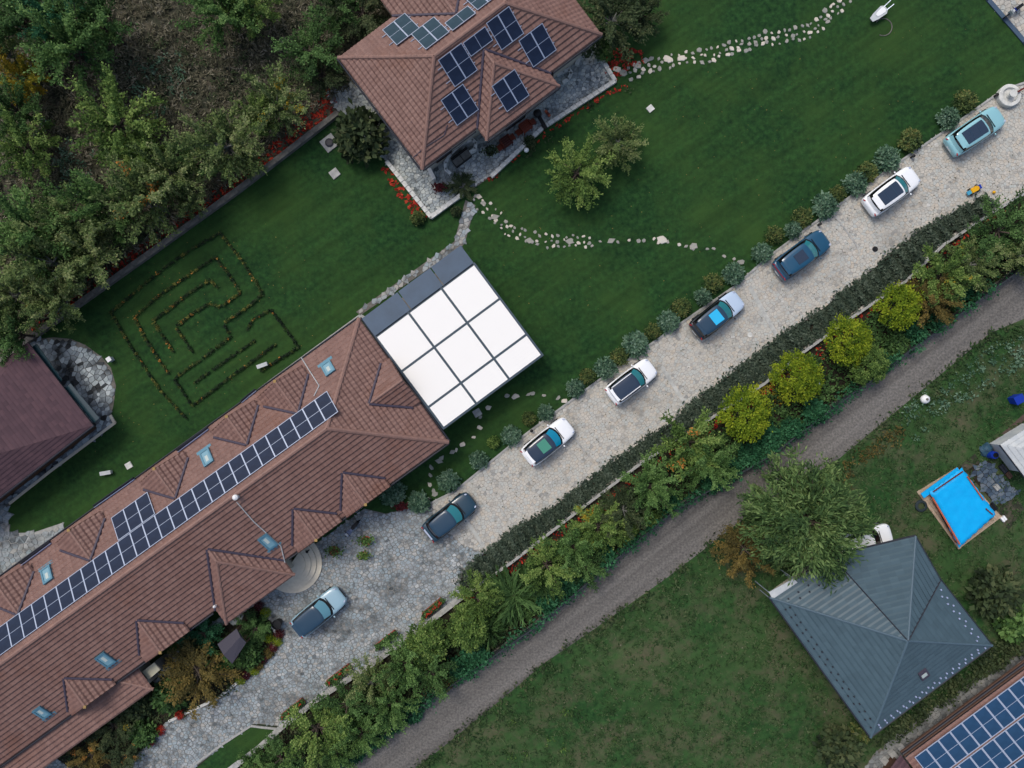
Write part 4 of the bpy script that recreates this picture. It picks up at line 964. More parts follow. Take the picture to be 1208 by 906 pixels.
def car(px, py, deg, L, Wd, body, hood, roof, roofkind, shield, label, sun=None, suncol=None, rails=None, sedan=False, rearm=None, hh=1.55, tailbar=False, strip=None):
    c = P(px, py, .8); root = thing('parked_car', (c.x, c.y, .05), label, 'car', rz=math.radians(deg))
    hl, hw = L / 2, Wd / 2; zb = .98 if hh > 1.5 else .92
    def part(mb, name, m, par=None, smooth=True, sub=0):
        me = mb.mesh(name, m, (0, 0, 0), smooth); o = link(name, me, par or root)
        if sub: md = o.modifiers.new('round', 'SUBSURF'); md.levels = sub; md.render_levels = sub
        return o
    stn = [(-1.0, .66, .74, .50), (-.985, .80, .88, .34), (-.93, .92, .97, .24), (-.80, .985, 1.0, .20), (-.62, 1.0, 1.0, .2), (-.3, 1.0, .99, .2), (.1, 1.0, .975, .2), (.36, .995, .95, .2),
           (.52, .985, .93, .2), (.70, .965, .88, .2), (.84, .92, .82, .22), (.93, .84, .76, .25), (.985, .70, .68, .33), (1.0, .52, .60, .44)]
    mb = MB(); rings = []
    for fx, fw, zt, z0 in stn:
        zt *= zb / 1.0; w_ = fw * hw; x = fx * hl
        half = [(0, zt + .035), (.5 * w_, zt + .028), (.82 * w_, zt), (.95 * w_, zt - .06), (w_, max(zt - .2, z0 + .12)), (w_ * .995, (zt + z0) / 2), (w_ * .96, z0 + .05), (w_ * .8, z0)]
        rings.append([(x, y, z) for y, z in half] + [(x, -y, z) for y, z in reversed(half)][:-1])
    n = len(rings[0])
    for r in rings: mb.v += r
    for i in range(len(rings) - 1):
        for j in range(n):
            k = (j + 1) % n; mb.f.append((i*n + j, (i+1)*n + j, (i+1)*n + k, i*n + k)); mb.t.append(.5)
            xm = (stn[i][0] + stn[i+1][0]) / 2; topf = j in (0, 1, 2, n-1, n-2, n-3)
            mb.mi.append(1 if (xm > .40 and topf and hood != body) else 0)
    mb.f.append(tuple(range(n))); mb.t.append(.5); mb.mi.append(0)
    mb.f.append(tuple(reversed(range((len(rings)-1)*n, len(rings)*n)))); mb.t.append(.5); mb.mi.append(0)
    part(mb, 'body', [CP[body], CP[hood]], sub=1)
    # greenhouse
    xb0, xb1 = (-.90 if not sedan else -.84) * hl, .49 * hl; xr0, xr1 = (-.79 if not sedan else -.66) * hl, .14 * hl
    A = superring(xb0, xb1, hw * .90, .28, .10, zb - .05, wr=hw * .86); B = superring(xr0, xr1, hw * .74, .13, .08, hh - .03, wr=hw * .68)
    mb = MB(); nn = len(A); mb.v += [tuple(p) for p in A] + [tuple(p) for p in B]
    for j in range(nn):
        k = (j + 1) % nn; mb.f.append((k, j, nn + j, nn + k)); mb.t.append(.5); mb.mi.append(0)
    mb.f.append(tuple(reversed(range(nn, 2*nn)))); mb.t.append(.5); mb.mi.append(0)
    cab = part(mb, 'cabin', M['black'], smooth=False)
    # roof panel: rings towards the middle, slightly domed
    mb = MB(); cen = sum(B, Vector()) / nn; ks = (1.06, 1.0, .8, .4); zs = (-.02, .02, .045, .06)
    for k_, z_ in zip(ks, zs): mb.v += [tuple((cen + (p - cen) * k_) + Vector((0, 0, z_ + .012))) for p in B]
    mb.v.append((cen.x, cen.y, cen.z + .076))
    for r in range(3):
        for j in range(nn):
            k = (j + 1) % nn; mb.f.append((r*nn + k, r*nn + j, (r+1)*nn + j, (r+1)*nn + k)); mb.t.append(.5); mb.mi.append(0)
    for j in range(nn): mb.f.append((3*nn + (j+1) % nn, 3*nn + j, 4*nn)); mb.t.append(.5); mb.mi.append(0)
    part(mb, 'roof', CP[roof])
    rt = hh + .045
    def slab(x0, x1, w_, z, name, m, par=None, th=.02, cut=.0):
        mb = MB(); pts = [(x1 - cut, -w_), (x1, -w_ * .6), (x1, w_ * .6), (x1 - cut, w_), (x0, w_ * .96), (x0, -w_ * .96)]
        mb.prism(pts, z - th, z); return part(mb, name, m, par, False)
    if roofkind == 'pano': slab(xr0 + .12 * hl, xr1 - .05 * hl, hw * .56, rt + .012, 'glass_roof', CP['pano'], th=.06, cut=.05); 
    if sun: slab(sun[0] * hl, sun[1] * hl, hw * sun[2], rt + .024, 'sunroof', CP[suncol], th=.08)
    if roofkind == 'pano':
        for fx in (-.42, -.14): slab(fx * hl - .015, fx * hl + .015, hw * .54, rt + .02, 'roof_bar', CP['roofnavy'])
    # windscreen, rear window and side windows lie just proud of the cabin
    def patch(ja, name, m, v0, v1, off, y_in=.94, flip=False):
        mb = MB(); rows = []
        for v_ in (v0, (v0 + v1) / 2, v1): rows.append([A[j].lerp(B[j], v_) for j in ja])
        for r in rows:
            cx = sum(r, Vector()) / len(r); mb.v += [tuple(cx + (p - cx) * y_in + Vector(off)) for p in r]
        m_ = len(ja)
        for r in range(2):
            for j in range(m_ - 1):
                q = (r*m_ + j, r*m_ + j + 1, (r+1)*m_ + j + 1, (r+1)*m_ + j); mb.f.append(q if not flip else tuple(reversed(q))); mb.t.append(.5); mb.mi.append(0)
        return part(mb, name, m)
    patch(list(range(0, 7)), 'windscreen', CP[shield], .22, .97, (.02, 0, .02))
    s0 = 7 + 5
    if sedan: patch(list(range(s0, s0 + 7)), 'rear_window', CP[rearm or 'glass'], .1, .9, (-.02, 0, .02), .9)
    else:
        patch(list(range(s0, s0 + 7)), 'tailgate', CP[body], -.05, .48, (-.03, 0, .02), 1.02)
        patch(list(range(s0, s0 + 7)), 'rear_window', CP[rearm or 'glass'], .5, .93, (-.025, 0, .02), .9)
        slab(xr0 - .2, xr0 + .12, hw * .6, hh + .0, 'roof_spoiler', CP[roof if roof != 'pano' else body], th=.04)
    patch(list(range(6, 13)), 'side_window', CP['glass'], .25, .85, (0, .015, .01), .92); patch(list(range(18, 24)) + [0], 'side_window', CP['glass'], .25, .85, (0, -.015, .01), .92)
    if rails:
        for sy in (-1, 1): mb = MB(); mb.box(((xr0 + xr1) / 2, sy * hw * .67, rt - .0), ((xr1 - xr0) * .95, .055, .05)); part(mb, 'roof_rail', CP[rails], None, False)
    for sy in (-1, 1):
        mb = MB(); mb.box((xb1 - .30 * 1.0, sy * (hw + .09), zb + .02), (.16, .2, .13)); part(mb, 'mirror', CP[body] if body != 'silver' else M['black'], None, False, 1)
        mb = MB(); mb.box((hl * .915, sy * hw * .66, zb * .80), (.26, .16, .09), Matrix.Rotation(-sy * .5, 3, 'Z')); part(mb, 'headlight', CP['head'], None, False, 1)
        mb = MB(); mb.box((-hl * .955, sy * hw * .72, zb * .9), (.12, .36, .14), Matrix.Rotation(sy * .35, 3, 'Z')); part(mb, 'tail_light', CP['tail'], None, False, 1)
        for fx in (-.60, .62):
            mb = MB(); mb.tube((fx * hl, sy * (hw - .20), .30), (fx * hl, sy * (hw + .012), .30), .34, n=18); wh = part(mb, 'wheel', M['tyre'], None, False)
            mb = MB(); mb.tube((fx * hl, sy * (hw + .0), .30), (fx * hl, sy * (hw + .022), .30), .22, .19, n=10); part(mb, 'rim', M['rim'], wh, False)
    mb = MB(); mb.box((-hl - .0, 0, .55), (.03, .5, .11)); part(mb, 'number_plate', CP['plate'], None, False)
    mb = MB(); mb.box((xb1 + .02, 0, zb + .002), (.06, hw * 1.2, .02)); part(mb, 'wiper_cowl', M['black'], None, False)
    mb = MB(); mb.box((hl * .99, 0, zb * .52), (.06, hw * .9, .16)); part(mb, 'grille', M['black'], None, False, 0)
    if tailbar: mb = MB(); mb.box((-hl * .975, 0, zb * .93), (.05, hw * 1.2, .05)); part(mb, 'tail_bar', CP['tail'], None, False)
    if strip: slab(-.96 * hl, -.91 * hl, hw * .55, zb + .03, 'rear_strip', CP[strip], th=.05)  # the pale one on the dark blue car paints in the rear window glint
    return root
CP['pale_shield'] = mat('pale blue windscreen', srgb(92, 140, 156), .12, spec=.5)  # pale blue is the sky mirrored in the glass, put into its colour
car(376, 722, 39, 4.55, 1.86, 'pale_blue', 'pale_blue', 'roofnavy', '', 'pale_shield', 'pale blue car with a dark roof parked in the courtyard', strip='roofnavy')
car(530.5, 610, 38.5, 4.5, 1.84, 'navy', 'navy', 'roofnavy', '', 'teal', 'dark blue car with a plain dark roof parked by the courtyard entrance', sedan=True, strip='head')  # pale strip is the rear window's reflection, put in as a part
car(646.5, 521, 38.5, 4.4, 1.86, 'white', 'white', 'pano', '', 'cyan', 'white car with a green tinted sunroof and bright blue windscreen', sun=(-.38, -.02, .5), suncol='green')
car(745, 450, 37, 4.2, 1.82, 'white', 'white', 'pano', '', 'teal', 'white car with white roof rails and a plain dark roof', rails='white')
car(846.5, 371.5, 38, 4.5, 1.86, 'black', 'silver', 'roofnavy', '', 'teal', 'black car with a silvery bonnet and a bright blue open sunroof', sun=(-.36, .0, .54), suncol='bright')
car(946.5, 300.5, 36.5, 4.75, 1.92, 'petrol', 'petrol', 'petrol', '', 'teal', 'petrol blue car with a small dark sunroof', sun=(-.42, -.04, .44), suncol='pano', tailbar=True)
car(1052.5, 225, 36.5, 4.7, 1.9, 'white', 'white', 'white', 'pano', 'teal', 'white car with a long dark glass roof below the turquoise car')
car(1151.5, 154, 34, 4.9, 1.92, 'turq', 'turq', 'turq', 'pano', 'glass', 'pale turquoise car at the upper right end of the driveway')
car(1022, 638, 17, 4.2, 1.8, 'white', 'white', 'white', '', 'glass', 'white car half hidden between the willow and the grey metal roof')

# ------------------------------------------------------------------ vegetation builders
def curve(p0, d, L, droop, n=6):
    p = Vector(p0); d = Vector(d).normalized(); out = [p.copy()]
    for i in range(n): p = p + d * (L / n); d = (d + Vector((0, 0, -droop / n))).normalized(); out.append(p.copy())
    return out
def crown_pts(style, R, hgt, n, rnd):
    """leaf centres, directions and tones for a crown of radius R whose top is at hgt"""
    cs, ds, ts = [], [], []; limbs = []
    if style == 'branchy' or style == 'willow':
        nl = int(16 + R * 4) if style == 'branchy' else 64
        for i in range(nl):
            az = i * 2.399 + rnd.uniform(-.3, .3); el = rnd.uniform(.12, 1.25); z0 = hgt * rnd.uniform(.25, .5)
            L = R * (1.02 / max(.45, math.cos(el)) if el < .9 else 1.2) * rnd.uniform(.65, 1.12); L = min(L, (hgt - z0) / max(.15, math.sin(el)) if el > .5 else L)
            pts = curve((0, 0, z0), (math.cos(az)*math.cos(el), math.sin(az)*math.cos(el), math.sin(el)), L, .55 if style == 'branchy' else 1.5)
            limbs.append(pts); tone = rnd.uniform(.2, .8)
            for k in range(2, len(pts)):
                p = pts[k]; dd = (pts[k] - pts[k-1]).normalized()
                for s in range(5 if style == 'branchy' else 6):
                    a2 = rnd.uniform(-1.1, 1.1); tw = Matrix.Rotation(a2, 3, 'Z') @ dd; tw.z += rnd.uniform(-.25, .5)
                    tl = R * rnd.uniform(.16, .34)
                    for q in range(11):
                        cs.append(p + tw * (tl * (q + rnd.random()) / 11)); ds.append(tw); ts.append(tone + rnd.uniform(-.3, .3) + .1 * (q / 11))
    elif style == 'ball':
        for i in range(int(70 + 26 * R)):
            u = rnd.random(); az = i * 2.399; zz = u; rr = math.sqrt(max(0, 1 - zz * zz)) * rnd.uniform(.7, 1.14)
            c = Vector((math.cos(az)*rr*R, math.sin(az)*rr*R, hgt - R*.85 + zz * R * .85)); tone = rnd.uniform(.15, .85)
            for q in range(46):
                o = Vector((rnd.gauss(0, 1), rnd.gauss(0, 1), rnd.gauss(0, .8))) * R * .085
                cs.append(c + o); ds.append(Vector((c.x, c.y, .3)) + o * 3); ts.append(tone + rnd.uniform(-.2, .2))
    elif style == 'spiky':
        for i in range(150):
            az = rnd.uniform(0, 6.283); el = rnd.uniform(.25, 1.3); pts = curve((0, 0, .1), (math.cos(az)*math.cos(el), math.sin(az)*math.cos(el), math.sin(el)), R * rnd.uniform(.8, 1.35), 1.7, 9)
            tone = rnd.uniform(.1, .9)
            for k in range(1, len(pts)):
                for q in range(3): cs.append(pts[k-1].lerp(pts[k], (q + .5) / 3)); ds.append((pts[k] - pts[k-1]) * 3); ts.append(tone)
    elif style == 'mound':
        for i in range(int(26 + 40 * R)):
            az = i * 2.399; rr = math.sqrt((i + .5) / (26 + 40 * R)) * R; c = Vector((math.cos(az)*rr, math.sin(az)*rr, hgt * math.sqrt(max(.05, 1 - (rr/R)**2*.85)) * rnd.uniform(.7, 1.02))); tone = rnd.uniform(.1, .9)
            for q in range(14):
                o = Vector((rnd.gauss(0, 1), rnd.gauss(0, 1), rnd.gauss(0, .8))) * (.05 + R * .055)
                cs.append(c + o); ds.append(Vector((c.x, c.y, .4)) + o * 4); ts.append(tone + rnd.uniform(-.25, .25))
    return cs, ds, ts, limbs
PROTO = {}
def proto(style, key, variant, R=2.5, hgt=4.5, leaf=.13, accent=None, bark='bark'):
    k = (style, key, variant, accent)
    if k in PROTO: return PROTO[k]
    rnd = random.Random(variant * 97 + len(style) * 13 + len(key))
    cs, ds, ts, limbs = crown_pts(style, R, hgt, 0, rnd)
    c = np.array([tuple(p) for p in cs]); d = np.array([tuple(q) for q in ds]); d /= (np.linalg.norm(d, axis=1)[:, None] + 1e-9)
    jit = RNG.normal(size=c.shape) * R * (.018 if style in ('spiky',) else .035); c = c + jit; c[:, 2] = np.maximum(c[:, 2], .04)
    size = RNG.uniform(.6, 1.3, len(c)) * leaf
    asp = {'branchy': 1.7, 'willow': 3.6, 'ball': 1.5, 'spiky': 7, 'mound': 1.7}[style]
    crown = leafmesh('crown', c, size, np.clip(ts, 0, 1), F[key], asp, d, up=.9)
    if accent:                                   # a few branches carry autumn leaves
        crown.materials.append(F[accent]); ctr = [c[RNG.integers(len(c))] for _ in range(5)]
        mi = np.zeros(len(c), dtype=np.int32)
        for q in ctr: mi[(np.linalg.norm(c - q, axis=1) < R * .22) & (RNG.random(len(c)) < .4)] = 1
        crown.polygons.foreach_set('material_index', mi)
    tb = MB()
    if style in ('branchy', 'willow', 'ball'):
        tb.tube((0, 0, 0), (0, 0, hgt * .45), R * .06 + .03, R * .045); 
        if style == 'ball':
            for i in range(7):
                az = i * .9; tb.tube((0, 0, hgt * .4), (math.cos(az)*R*.6, math.sin(az)*R*.6, hgt*.75), R*.03, R*.012, 5)
        for pts in limbs:
            for a, b, r in zip(pts, pts[1:], (.034, .028, .022, .016, .011, .008)): tb.tube(a, b, R * r * .8, R * r * .6, 5, cap=False)
    else: tb.tube((0, 0, 0), (0, 0, hgt * .4), .05 + R * .03, .03, 6)
    trunk = tb.mesh('trunk', M[bark])
    PROTO[k] = (crown, trunk, R, hgt); return PROTO[k]
def plant(name, px, py, rpx, style, key, label, cat='tree', group=None, var=None, hgt=None, leaf=.13, accent=None, rz=None, bark='bark', squash=1.0):
    var = var if var is not None else int(px * 7 + py * 3) % 3
    bR = {'branchy': 2.5, 'willow': 4.6, 'ball': 1.9, 'spiky': 1.8, 'mound': .75}[style]; bH = {'branchy': 4.6, 'willow': 6.5, 'ball': 3.2, 'spiky': 1.7, 'mound': .7}[style]
    crown, trunk, R, hg = proto(style, key, var, bR, bH, leaf, accent, bark)
    zt = (hgt or hg * (rpx / 15) / R) ; r = rpx / S * (H - zt * .6) / H; k = r / R
    p = P(px, py, zt * .6); o = thing(name, (p.x, p.y, 0), label, cat, group, rz=random.uniform(0, 6.28) if rz is None else rz)
    o.scale = (k, k * squash, zt / hg)
    link('crown' if cat == 'tree' else 'foliage', crown, o); link('trunk' if cat == 'tree' else 'stem', trunk, o)
    return o

# ------------------------------------------------------------------ the woodland, upper left
WT = [
 (20, 20, 40, 'branchy', 'deep', 6, 'deep green tree in the very top left corner of the woodland', None),
 (70, 22, 34, 'branchy', 'teal', 6, 'bluish green tree at the top edge above the bright feathery tree', None),
 (116, 24, 36, 'branchy', 'deep', 6, 'broad deep green tree on the top edge beside the open scrub', None),
 (82, 55, 42, 'branchy', 'green', 6.5, 'bright feathery green tree, tallest near the top left corner', None),
 (4, 60, 22, 'branchy', 'olive', 4, 'small olive tree on the left edge above the golden tree', None),
 (22, 92, 25, 'branchy', 'gold', 4, 'golden yellow autumn tree near the left edge', 'gold'),
 (14, 128, 28, 'branchy', 'deep', 5, 'deep green tree on the left edge just below the golden tree', None),
 (25, 172, 32, 'branchy', 'lime', 5, 'yellow green tree on the left edge below the golden tree', None),
 (133, 143, 44, 'branchy', 'lime', 6, 'large yellow green tree standing alone in the middle of the woodland', None),
 (166, 180, 27, 'branchy', 'lime', 4.5, 'smaller yellow green tree touching the large lone yellow green one', None),
 (262, 12, 36, 'branchy', 'green', 5.5, 'green tree at the top edge between the scrub and the villa', None),
 (292, 4, 28, 'branchy', 'lime', 5, 'lighter green tree at the top edge, to the right of its green neighbour', None),
 (266, 178, 44, 'branchy', 'olive', 6, 'wide pale olive tree behind the wall at the middle of the woodland edge', None),
 (205, 214, 36, 'branchy', 'olive', 5.5, 'pale olive tree leaning over the boundary wall', None),
 (300, 200, 18, 'branchy', 'olive', 3.5, 'little olive tree pressed against the red mulch strip', None),
 (330, 130, 36, 'branchy', 'olive', 5.5, 'olive tree with yellowish tips left of the villa', 'gold'),
 (312, 147, 22, 'branchy', 'lime', 4, 'yellow green shrubby tree below the olive tree left of the villa', None),
 (372, 68, 34, 'branchy', 'deep', 4.5, 'deep green tree next to the left corner of the villa roof', None),
 (384, 96, 24, 'branchy', 'dark', 3.5, 'dark small tree tucked under the left corner of the villa roof', None),
 (432, 22, 34, 'branchy', 'dark', 4, 'dark green tree at the top edge touching the villa roof', None),
 (395, 8, 26, 'branchy', 'deep', 3.5, 'low deep green tree at the top edge left of the villa', None),
 (175, 245, 42, 'branchy', 'olive', 6, 'olive tree with orange leaves above the maze', 'orangebloom'),
 (128, 250, 40, 'branchy', 'green', 6, 'green tree above the orange tipped olive tree group', None),
 (32, 268, 46, 'branchy', 'green', 6.5, 'large bright green tree on the left edge halfway down', None),
 (88, 272, 30, 'branchy', 'olive', 5, 'olive tree between the two bright green trees at the left', None),
 (62, 318, 48, 'branchy', 'olive', 6.5, 'large grey olive tree above the shingle roof', None),
 (108, 308, 38, 'branchy', 'olive', 6, 'olive tree hanging over the left end of the boundary wall', None),
 (18, 358, 42, 'branchy', 'olive', 6, 'olive tree with orange tips at the left edge', 'orangebloom'),
 (70, 368, 32, 'branchy', 'olive', 5, 'olive tree just above the shingle roof corner', None),
 (20, 404, 30, 'branchy', 'deep', 5, 'deep green tree spreading over the shingle roof', None),
 (150, 275, 26, 'branchy', 'dark', 4.5, 'dark tree half hidden behind the orange tipped olive tree', None),
 (228, 246, 20, 'branchy', 'olive', 4, 'slim olive tree reaching over the wall beside the maze corner', None),
 (240, 196, 24, 'branchy', 'deep', 4, 'green tree behind the wall between two pale olive trees', None),
]
for x, y, r, st_, key, hg, lab, acc in WT:
    plant('woodland_tree', x - (6 if y + x * .74 > 330 else 0), y - (10 if y + x * .74 > 330 else 0), r * (.93 if y + x * .74 > 330 else 1), st_, key, lab, 'tree', 'trees of the woodland', None, hg, .12, acc, bark='palebark' if key == 'olive' else 'bark')
# lawn trees
plant('lawn_tree', 681, 203, 33, 'branchy', 'lime', 'light green tree alone on the lawn, the lower left of the pair', 'tree', 'pair of trees on the lawn', 1, 3.6, .13)
plant('lawn_tree', 730, 166, 28, 'branchy', 'olive', 'thin olive tree on the lawn, the upper right of the pair', 'tree', 'pair of trees on the lawn', 2, 3.4, .11)
plant('corner_shrub', 425, 158, 29, 'mound', 'dark', 'dark olive bushy shrub between the well cover and the villa', 'shrub', None, 0, 2.6, .13)
plant('villa_shrub', 724, 20, 36, 'branchy', 'dark', 'large greyish olive shrub tree right of the villa roof', 'tree', None, 1, 4.5, .14, bark='palebark')
plant('villa_shrub', 758, 14, 22, 'branchy', 'dark', 'small dark shrub tree at the top edge right of the villa', 'tree', None, 2, 3.2, .13)
plant('clipped_ball', 712, 62, 10, 'ball', 'deep', 'dark clipped ball shrub next to the red mulch patch', 'shrub', None, 0, 1.2, .12)
plant('corner_shrub', 493, 257, 8, 'mound', 'vari', 'small rounded shrub at the lower left corner of the villa terrace', 'shrub', None, 1, .8)
plant('corner_shrub', 538, 249, 6, 'mound', 'dark', 'tiny dark shrub at the start of the narrow path', 'shrub', None, 1, .6)
# willow and neighbours
plant('willow', 955, 616, 64, 'willow', 'willow', 'huge drooping willow beside the grey metal roof', 'tree', None, 0, 6.5, .13)
plant('rusty_shrub', 880, 650, 30, 'branchy', 'rust', 'rusty brown shrub at the left foot of the willow', 'tree', None, 1, 3.0, .12)
plant('garden_shrub', 1178, 700, 28, 'mound', 'dark', 'dark shrub at the right of the grey metal roof', 'shrub', None, 0, 2.0, .14)
plant('garden_shrub', 1200, 735, 22, 'mound', 'green', 'green shrub on the right edge beside the grey metal roof', 'shrub', None, 1, 1.6, .13)
plant('garden_shrub', 992, 884, 24, 'mound', 'dark', 'dark shrub at the bottom left of the gravel strip', 'shrub', None, 2, 1.7, .13)
plant('garden_shrub', 1012, 868, 13, 'mound', 'vari', 'small mottled shrub at the lowest corner of the grey metal roof', 'shrub', None, 1, 1.0)
# yellow and mixed trees below the driveway
for x, y, r, key, hg, lab in [
 (1059, 363, 26, 'yellow', 3.0, 'acid yellow round tree, upper right of the four in the row'),
 (1002, 402, 27, 'yellow', 3.0, 'acid yellow round tree, second from the upper right of the row'),
 (940, 445, 27, 'yellow', 3.0, 'acid yellow round tree with a white post beside it'),
 (879, 489, 31, 'yellow', 3.1, 'largest acid yellow round tree, lowest of the four'),
 (1024, 430, 21, 'lime', 2.6, 'green round tree tucked behind the second yellow tree')]:
    plant('round_tree', x, y, r, 'ball', key, lab, 'tree', 'round trees below the driveway', int(x) % 5, hg, .12, squash=.86 + (int(x) % 3) * .1)
MT = [
 (1112, 325, 28, 'branchy', 'lime', 3.2, 'yellow green tree above the uppermost yellow round tree', 'gold'),
 (1102, 354, 27, 'branchy', 'rust', 3.0, 'brownish olive tree to the right of the uppermost yellow round tree', None),
 (1148, 312, 28, 'branchy', 'olive', 3.0, 'olive tree beside the track near the right edge', None),
 (1182, 272, 32, 'branchy', 'deep', 3.2, 'green tree near the right edge below the driveway', None),
 (1206, 300, 24, 'branchy', 'olive', 3.0, 'olive tree cut by the right edge above the track', None),
 (812, 522, 31, 'branchy', 'lime', 3.4, 'yellow green tree with reddish tips below the lowest yellow round tree', 'orangebloom'),
 (838, 548, 27, 'branchy', 'green', 3.0, 'green tree between the reddish tipped tree and the track', None),
 (766, 574, 29, 'branchy', 'green', 3.2, 'mid green tree behind the pale wall opposite the white car', None),
 (736, 603, 25, 'branchy', 'dark', 3.0, 'dark small tree with brown tips halfway down the flower bed', None),
 (706, 622, 26, 'branchy', 'lime', 3.0, 'yellow tinted tree in the middle of the flower bed', 'gold'),
 (676, 645, 25, 'branchy', 'green', 3.0, 'green tree left of the yellow tinted tree', None),
 (645, 668, 26, 'branchy', 'lime', 3.0, 'light green tree next to the pale wall bend', None),
 (690, 668, 20, 'branchy', 'deep', 2.4, 'deep green shrubby tree beside the track fence', None),
 (562, 706, 24, 'branchy', 'lime', 3.0, 'light green tree at the end of the dark hedge', None),
 (552, 742, 22, 'ball', 'lime', 2.6, 'rounded light green tree below the end of the dark hedge', None),
 (505, 756, 23, 'ball', 'lime', 2.8, 'rounded yellow green tree beside the courtyard wall', None),
 (478, 786, 27, 'branchy', 'green', 3.2, 'green tree below the third flower trough', None),
 (510, 795, 24, 'branchy', 'deep', 3.0, 'deep green tree beside the track below the rounded tree', None),
 (438, 806, 26, 'branchy', 'olive', 3.2, 'olive green tree below the courtyard wall', None),
 (460, 832, 26, 'branchy', 'green', 3.0, 'green tree close to the track, lower in the flower bed', None),
 (408, 834, 26, 'branchy', 'deep', 3.2, 'deep green tree below the lowest flower trough', None),
 (425, 868, 26, 'branchy', 'green', 3.0, 'green tree by the track near the bottom edge', None),
 (372, 862, 32, 'branchy', 'lime', 3.4, 'wide light green tree near the bottom edge right of the small lawn', None),
 (395, 892, 22, 'branchy', 'green', 2.8, 'green tree on the bottom edge next to the track', None),
 (330, 897, 24, 'branchy', 'deep', 2.6, 'deep green tree on the bottom edge below the small lawn', None),
 (300, 902, 18, 'branchy', 'green', 2.2, 'small green tree on the bottom edge left of its deep green neighbour', None),
]
for x, y, r, st_, key, hg, lab, acc in MT: plant('bed_tree', x, y, r, st_, key, lab, 'tree', 'trees of the flower bed', None, hg, .14, acc)
for x, y, r, lab in [(606, 704, 36, 'large dark green fountain grass in the flower bed'), (640, 688, 22, 'smaller fountain grass to the right of the large one'), (577, 745, 20, 'fountain grass between the rounded tree and the track')]:
    plant('fountain_grass', x, y, r, 'spiky', 'deep', lab, 'grass', 'fountain grasses', None, 1.6, .09)
# low shrubs beside the track
k = 0
for x, y, r, key in [(1134, 345, 13, 'teal'), (1106, 378, 12, 'teal'), (1080, 394, 13, 'teal'), (1058, 408, 14, 'deep'), (1042, 430, 12, 'teal'), (962, 488, 14, 'teal'), (935, 508, 13, 'teal'), (908, 520, 16, 'teal'),
                     (886, 538, 14, 'teal'), (862, 556, 13, 'teal'), (840, 572, 12, 'teal'), (790, 592, 10, 'teal'), (768, 614, 9, 'lime'), (738, 634, 10, 'lime'), (745, 628, 8, 'lime'), (712, 652, 11, 'teal'),
                     (670, 690, 15, 'teal'), (646, 712, 13, 'teal'), (560, 772, 16, 'teal'), (540, 792, 14, 'teal'), (522, 806, 12, 'rust'), (484, 842, 14, 'teal'), (462, 856, 12, 'teal'), (440, 872, 13, 'teal'), (418, 890, 12, 'teal')]:
    plant('track_shrub', x, y - 2, r, 'mound', key, '%s low %s shrub along the track fence, counting from the right edge' % (['first','second','third','fourth','fifth','sixth','seventh','eighth','ninth','tenth','eleventh','twelfth','thirteenth','fourteenth','fifteenth','sixteenth','seventeenth','eighteenth','nineteenth','twentieth','twenty-first','twenty-second','twenty-third','twenty-fourth','twenty-fifth'][k], {'teal': 'bluish green', 'deep': 'deep green', 'lime': 'light green', 'rust': 'brownish'}[key]), 'shrub', 'low shrubs along the track', None, 1.0, .12); k += 1
# silver and variegated shrubs beside the driveway
nS = nV = 0
for x, y, r, key in [(1140, 119, 13, 'V'), (1120, 139, 12, 'S'), (1075, 165, 13, 'V'), (1048, 187, 14, 'S'), (1024, 203, 11, 'V'), (1010, 216, 13, 'S'), (989, 228, 9, 'V'), (974, 242, 14, 'S'), (947, 256, 11, 'V'), (936, 271, 9, 'S'),
                     (914, 277, 10, 'V'), (900, 298, 11, 'S'), (866, 323, 12, 'S'), (842, 334, 11, 'V'), (830, 350, 9, 'S'), (804, 363, 11, 'V'), (789, 379, 12, 'S'), (770, 391, 9, 'V'), (750, 406, 14, 'S'), (731, 421, 10, 'V'),
                     (715, 434, 12, 'S'), (693, 444, 9, 'V'), (679, 458, 10, 'S'), (644, 487, 9, 'S'), (624, 494, 8, 'V'), (603, 514, 11, 'S'), (582, 522, 7, 'G'), (565, 543, 10, 'S'), (529, 568, 12, 'S'), (494, 593, 12, 'S'), (463, 582, 14, 'S')]:
    if key == 'S': lab = '%s silvery shrub along the driveway, counting from its upper right end' % ORD[nS]; nS += 1; kk = 'silver'
    elif key == 'V': lab = '%s olive and rust ball shrub along the driveway, counting from its upper right end' % ORD[nV]; nV += 1; kk = 'vari'
    else: lab = 'small fresh green ball shrub by the lower stepping stones'; kk = 'lime'
    plant('border_shrub', x, y, r, 'mound', kk, lab, 'shrub', 'shrubs between lawn and driveway', None, .8 if key != 'S' else .95, .1 if key != 'S' else .12)
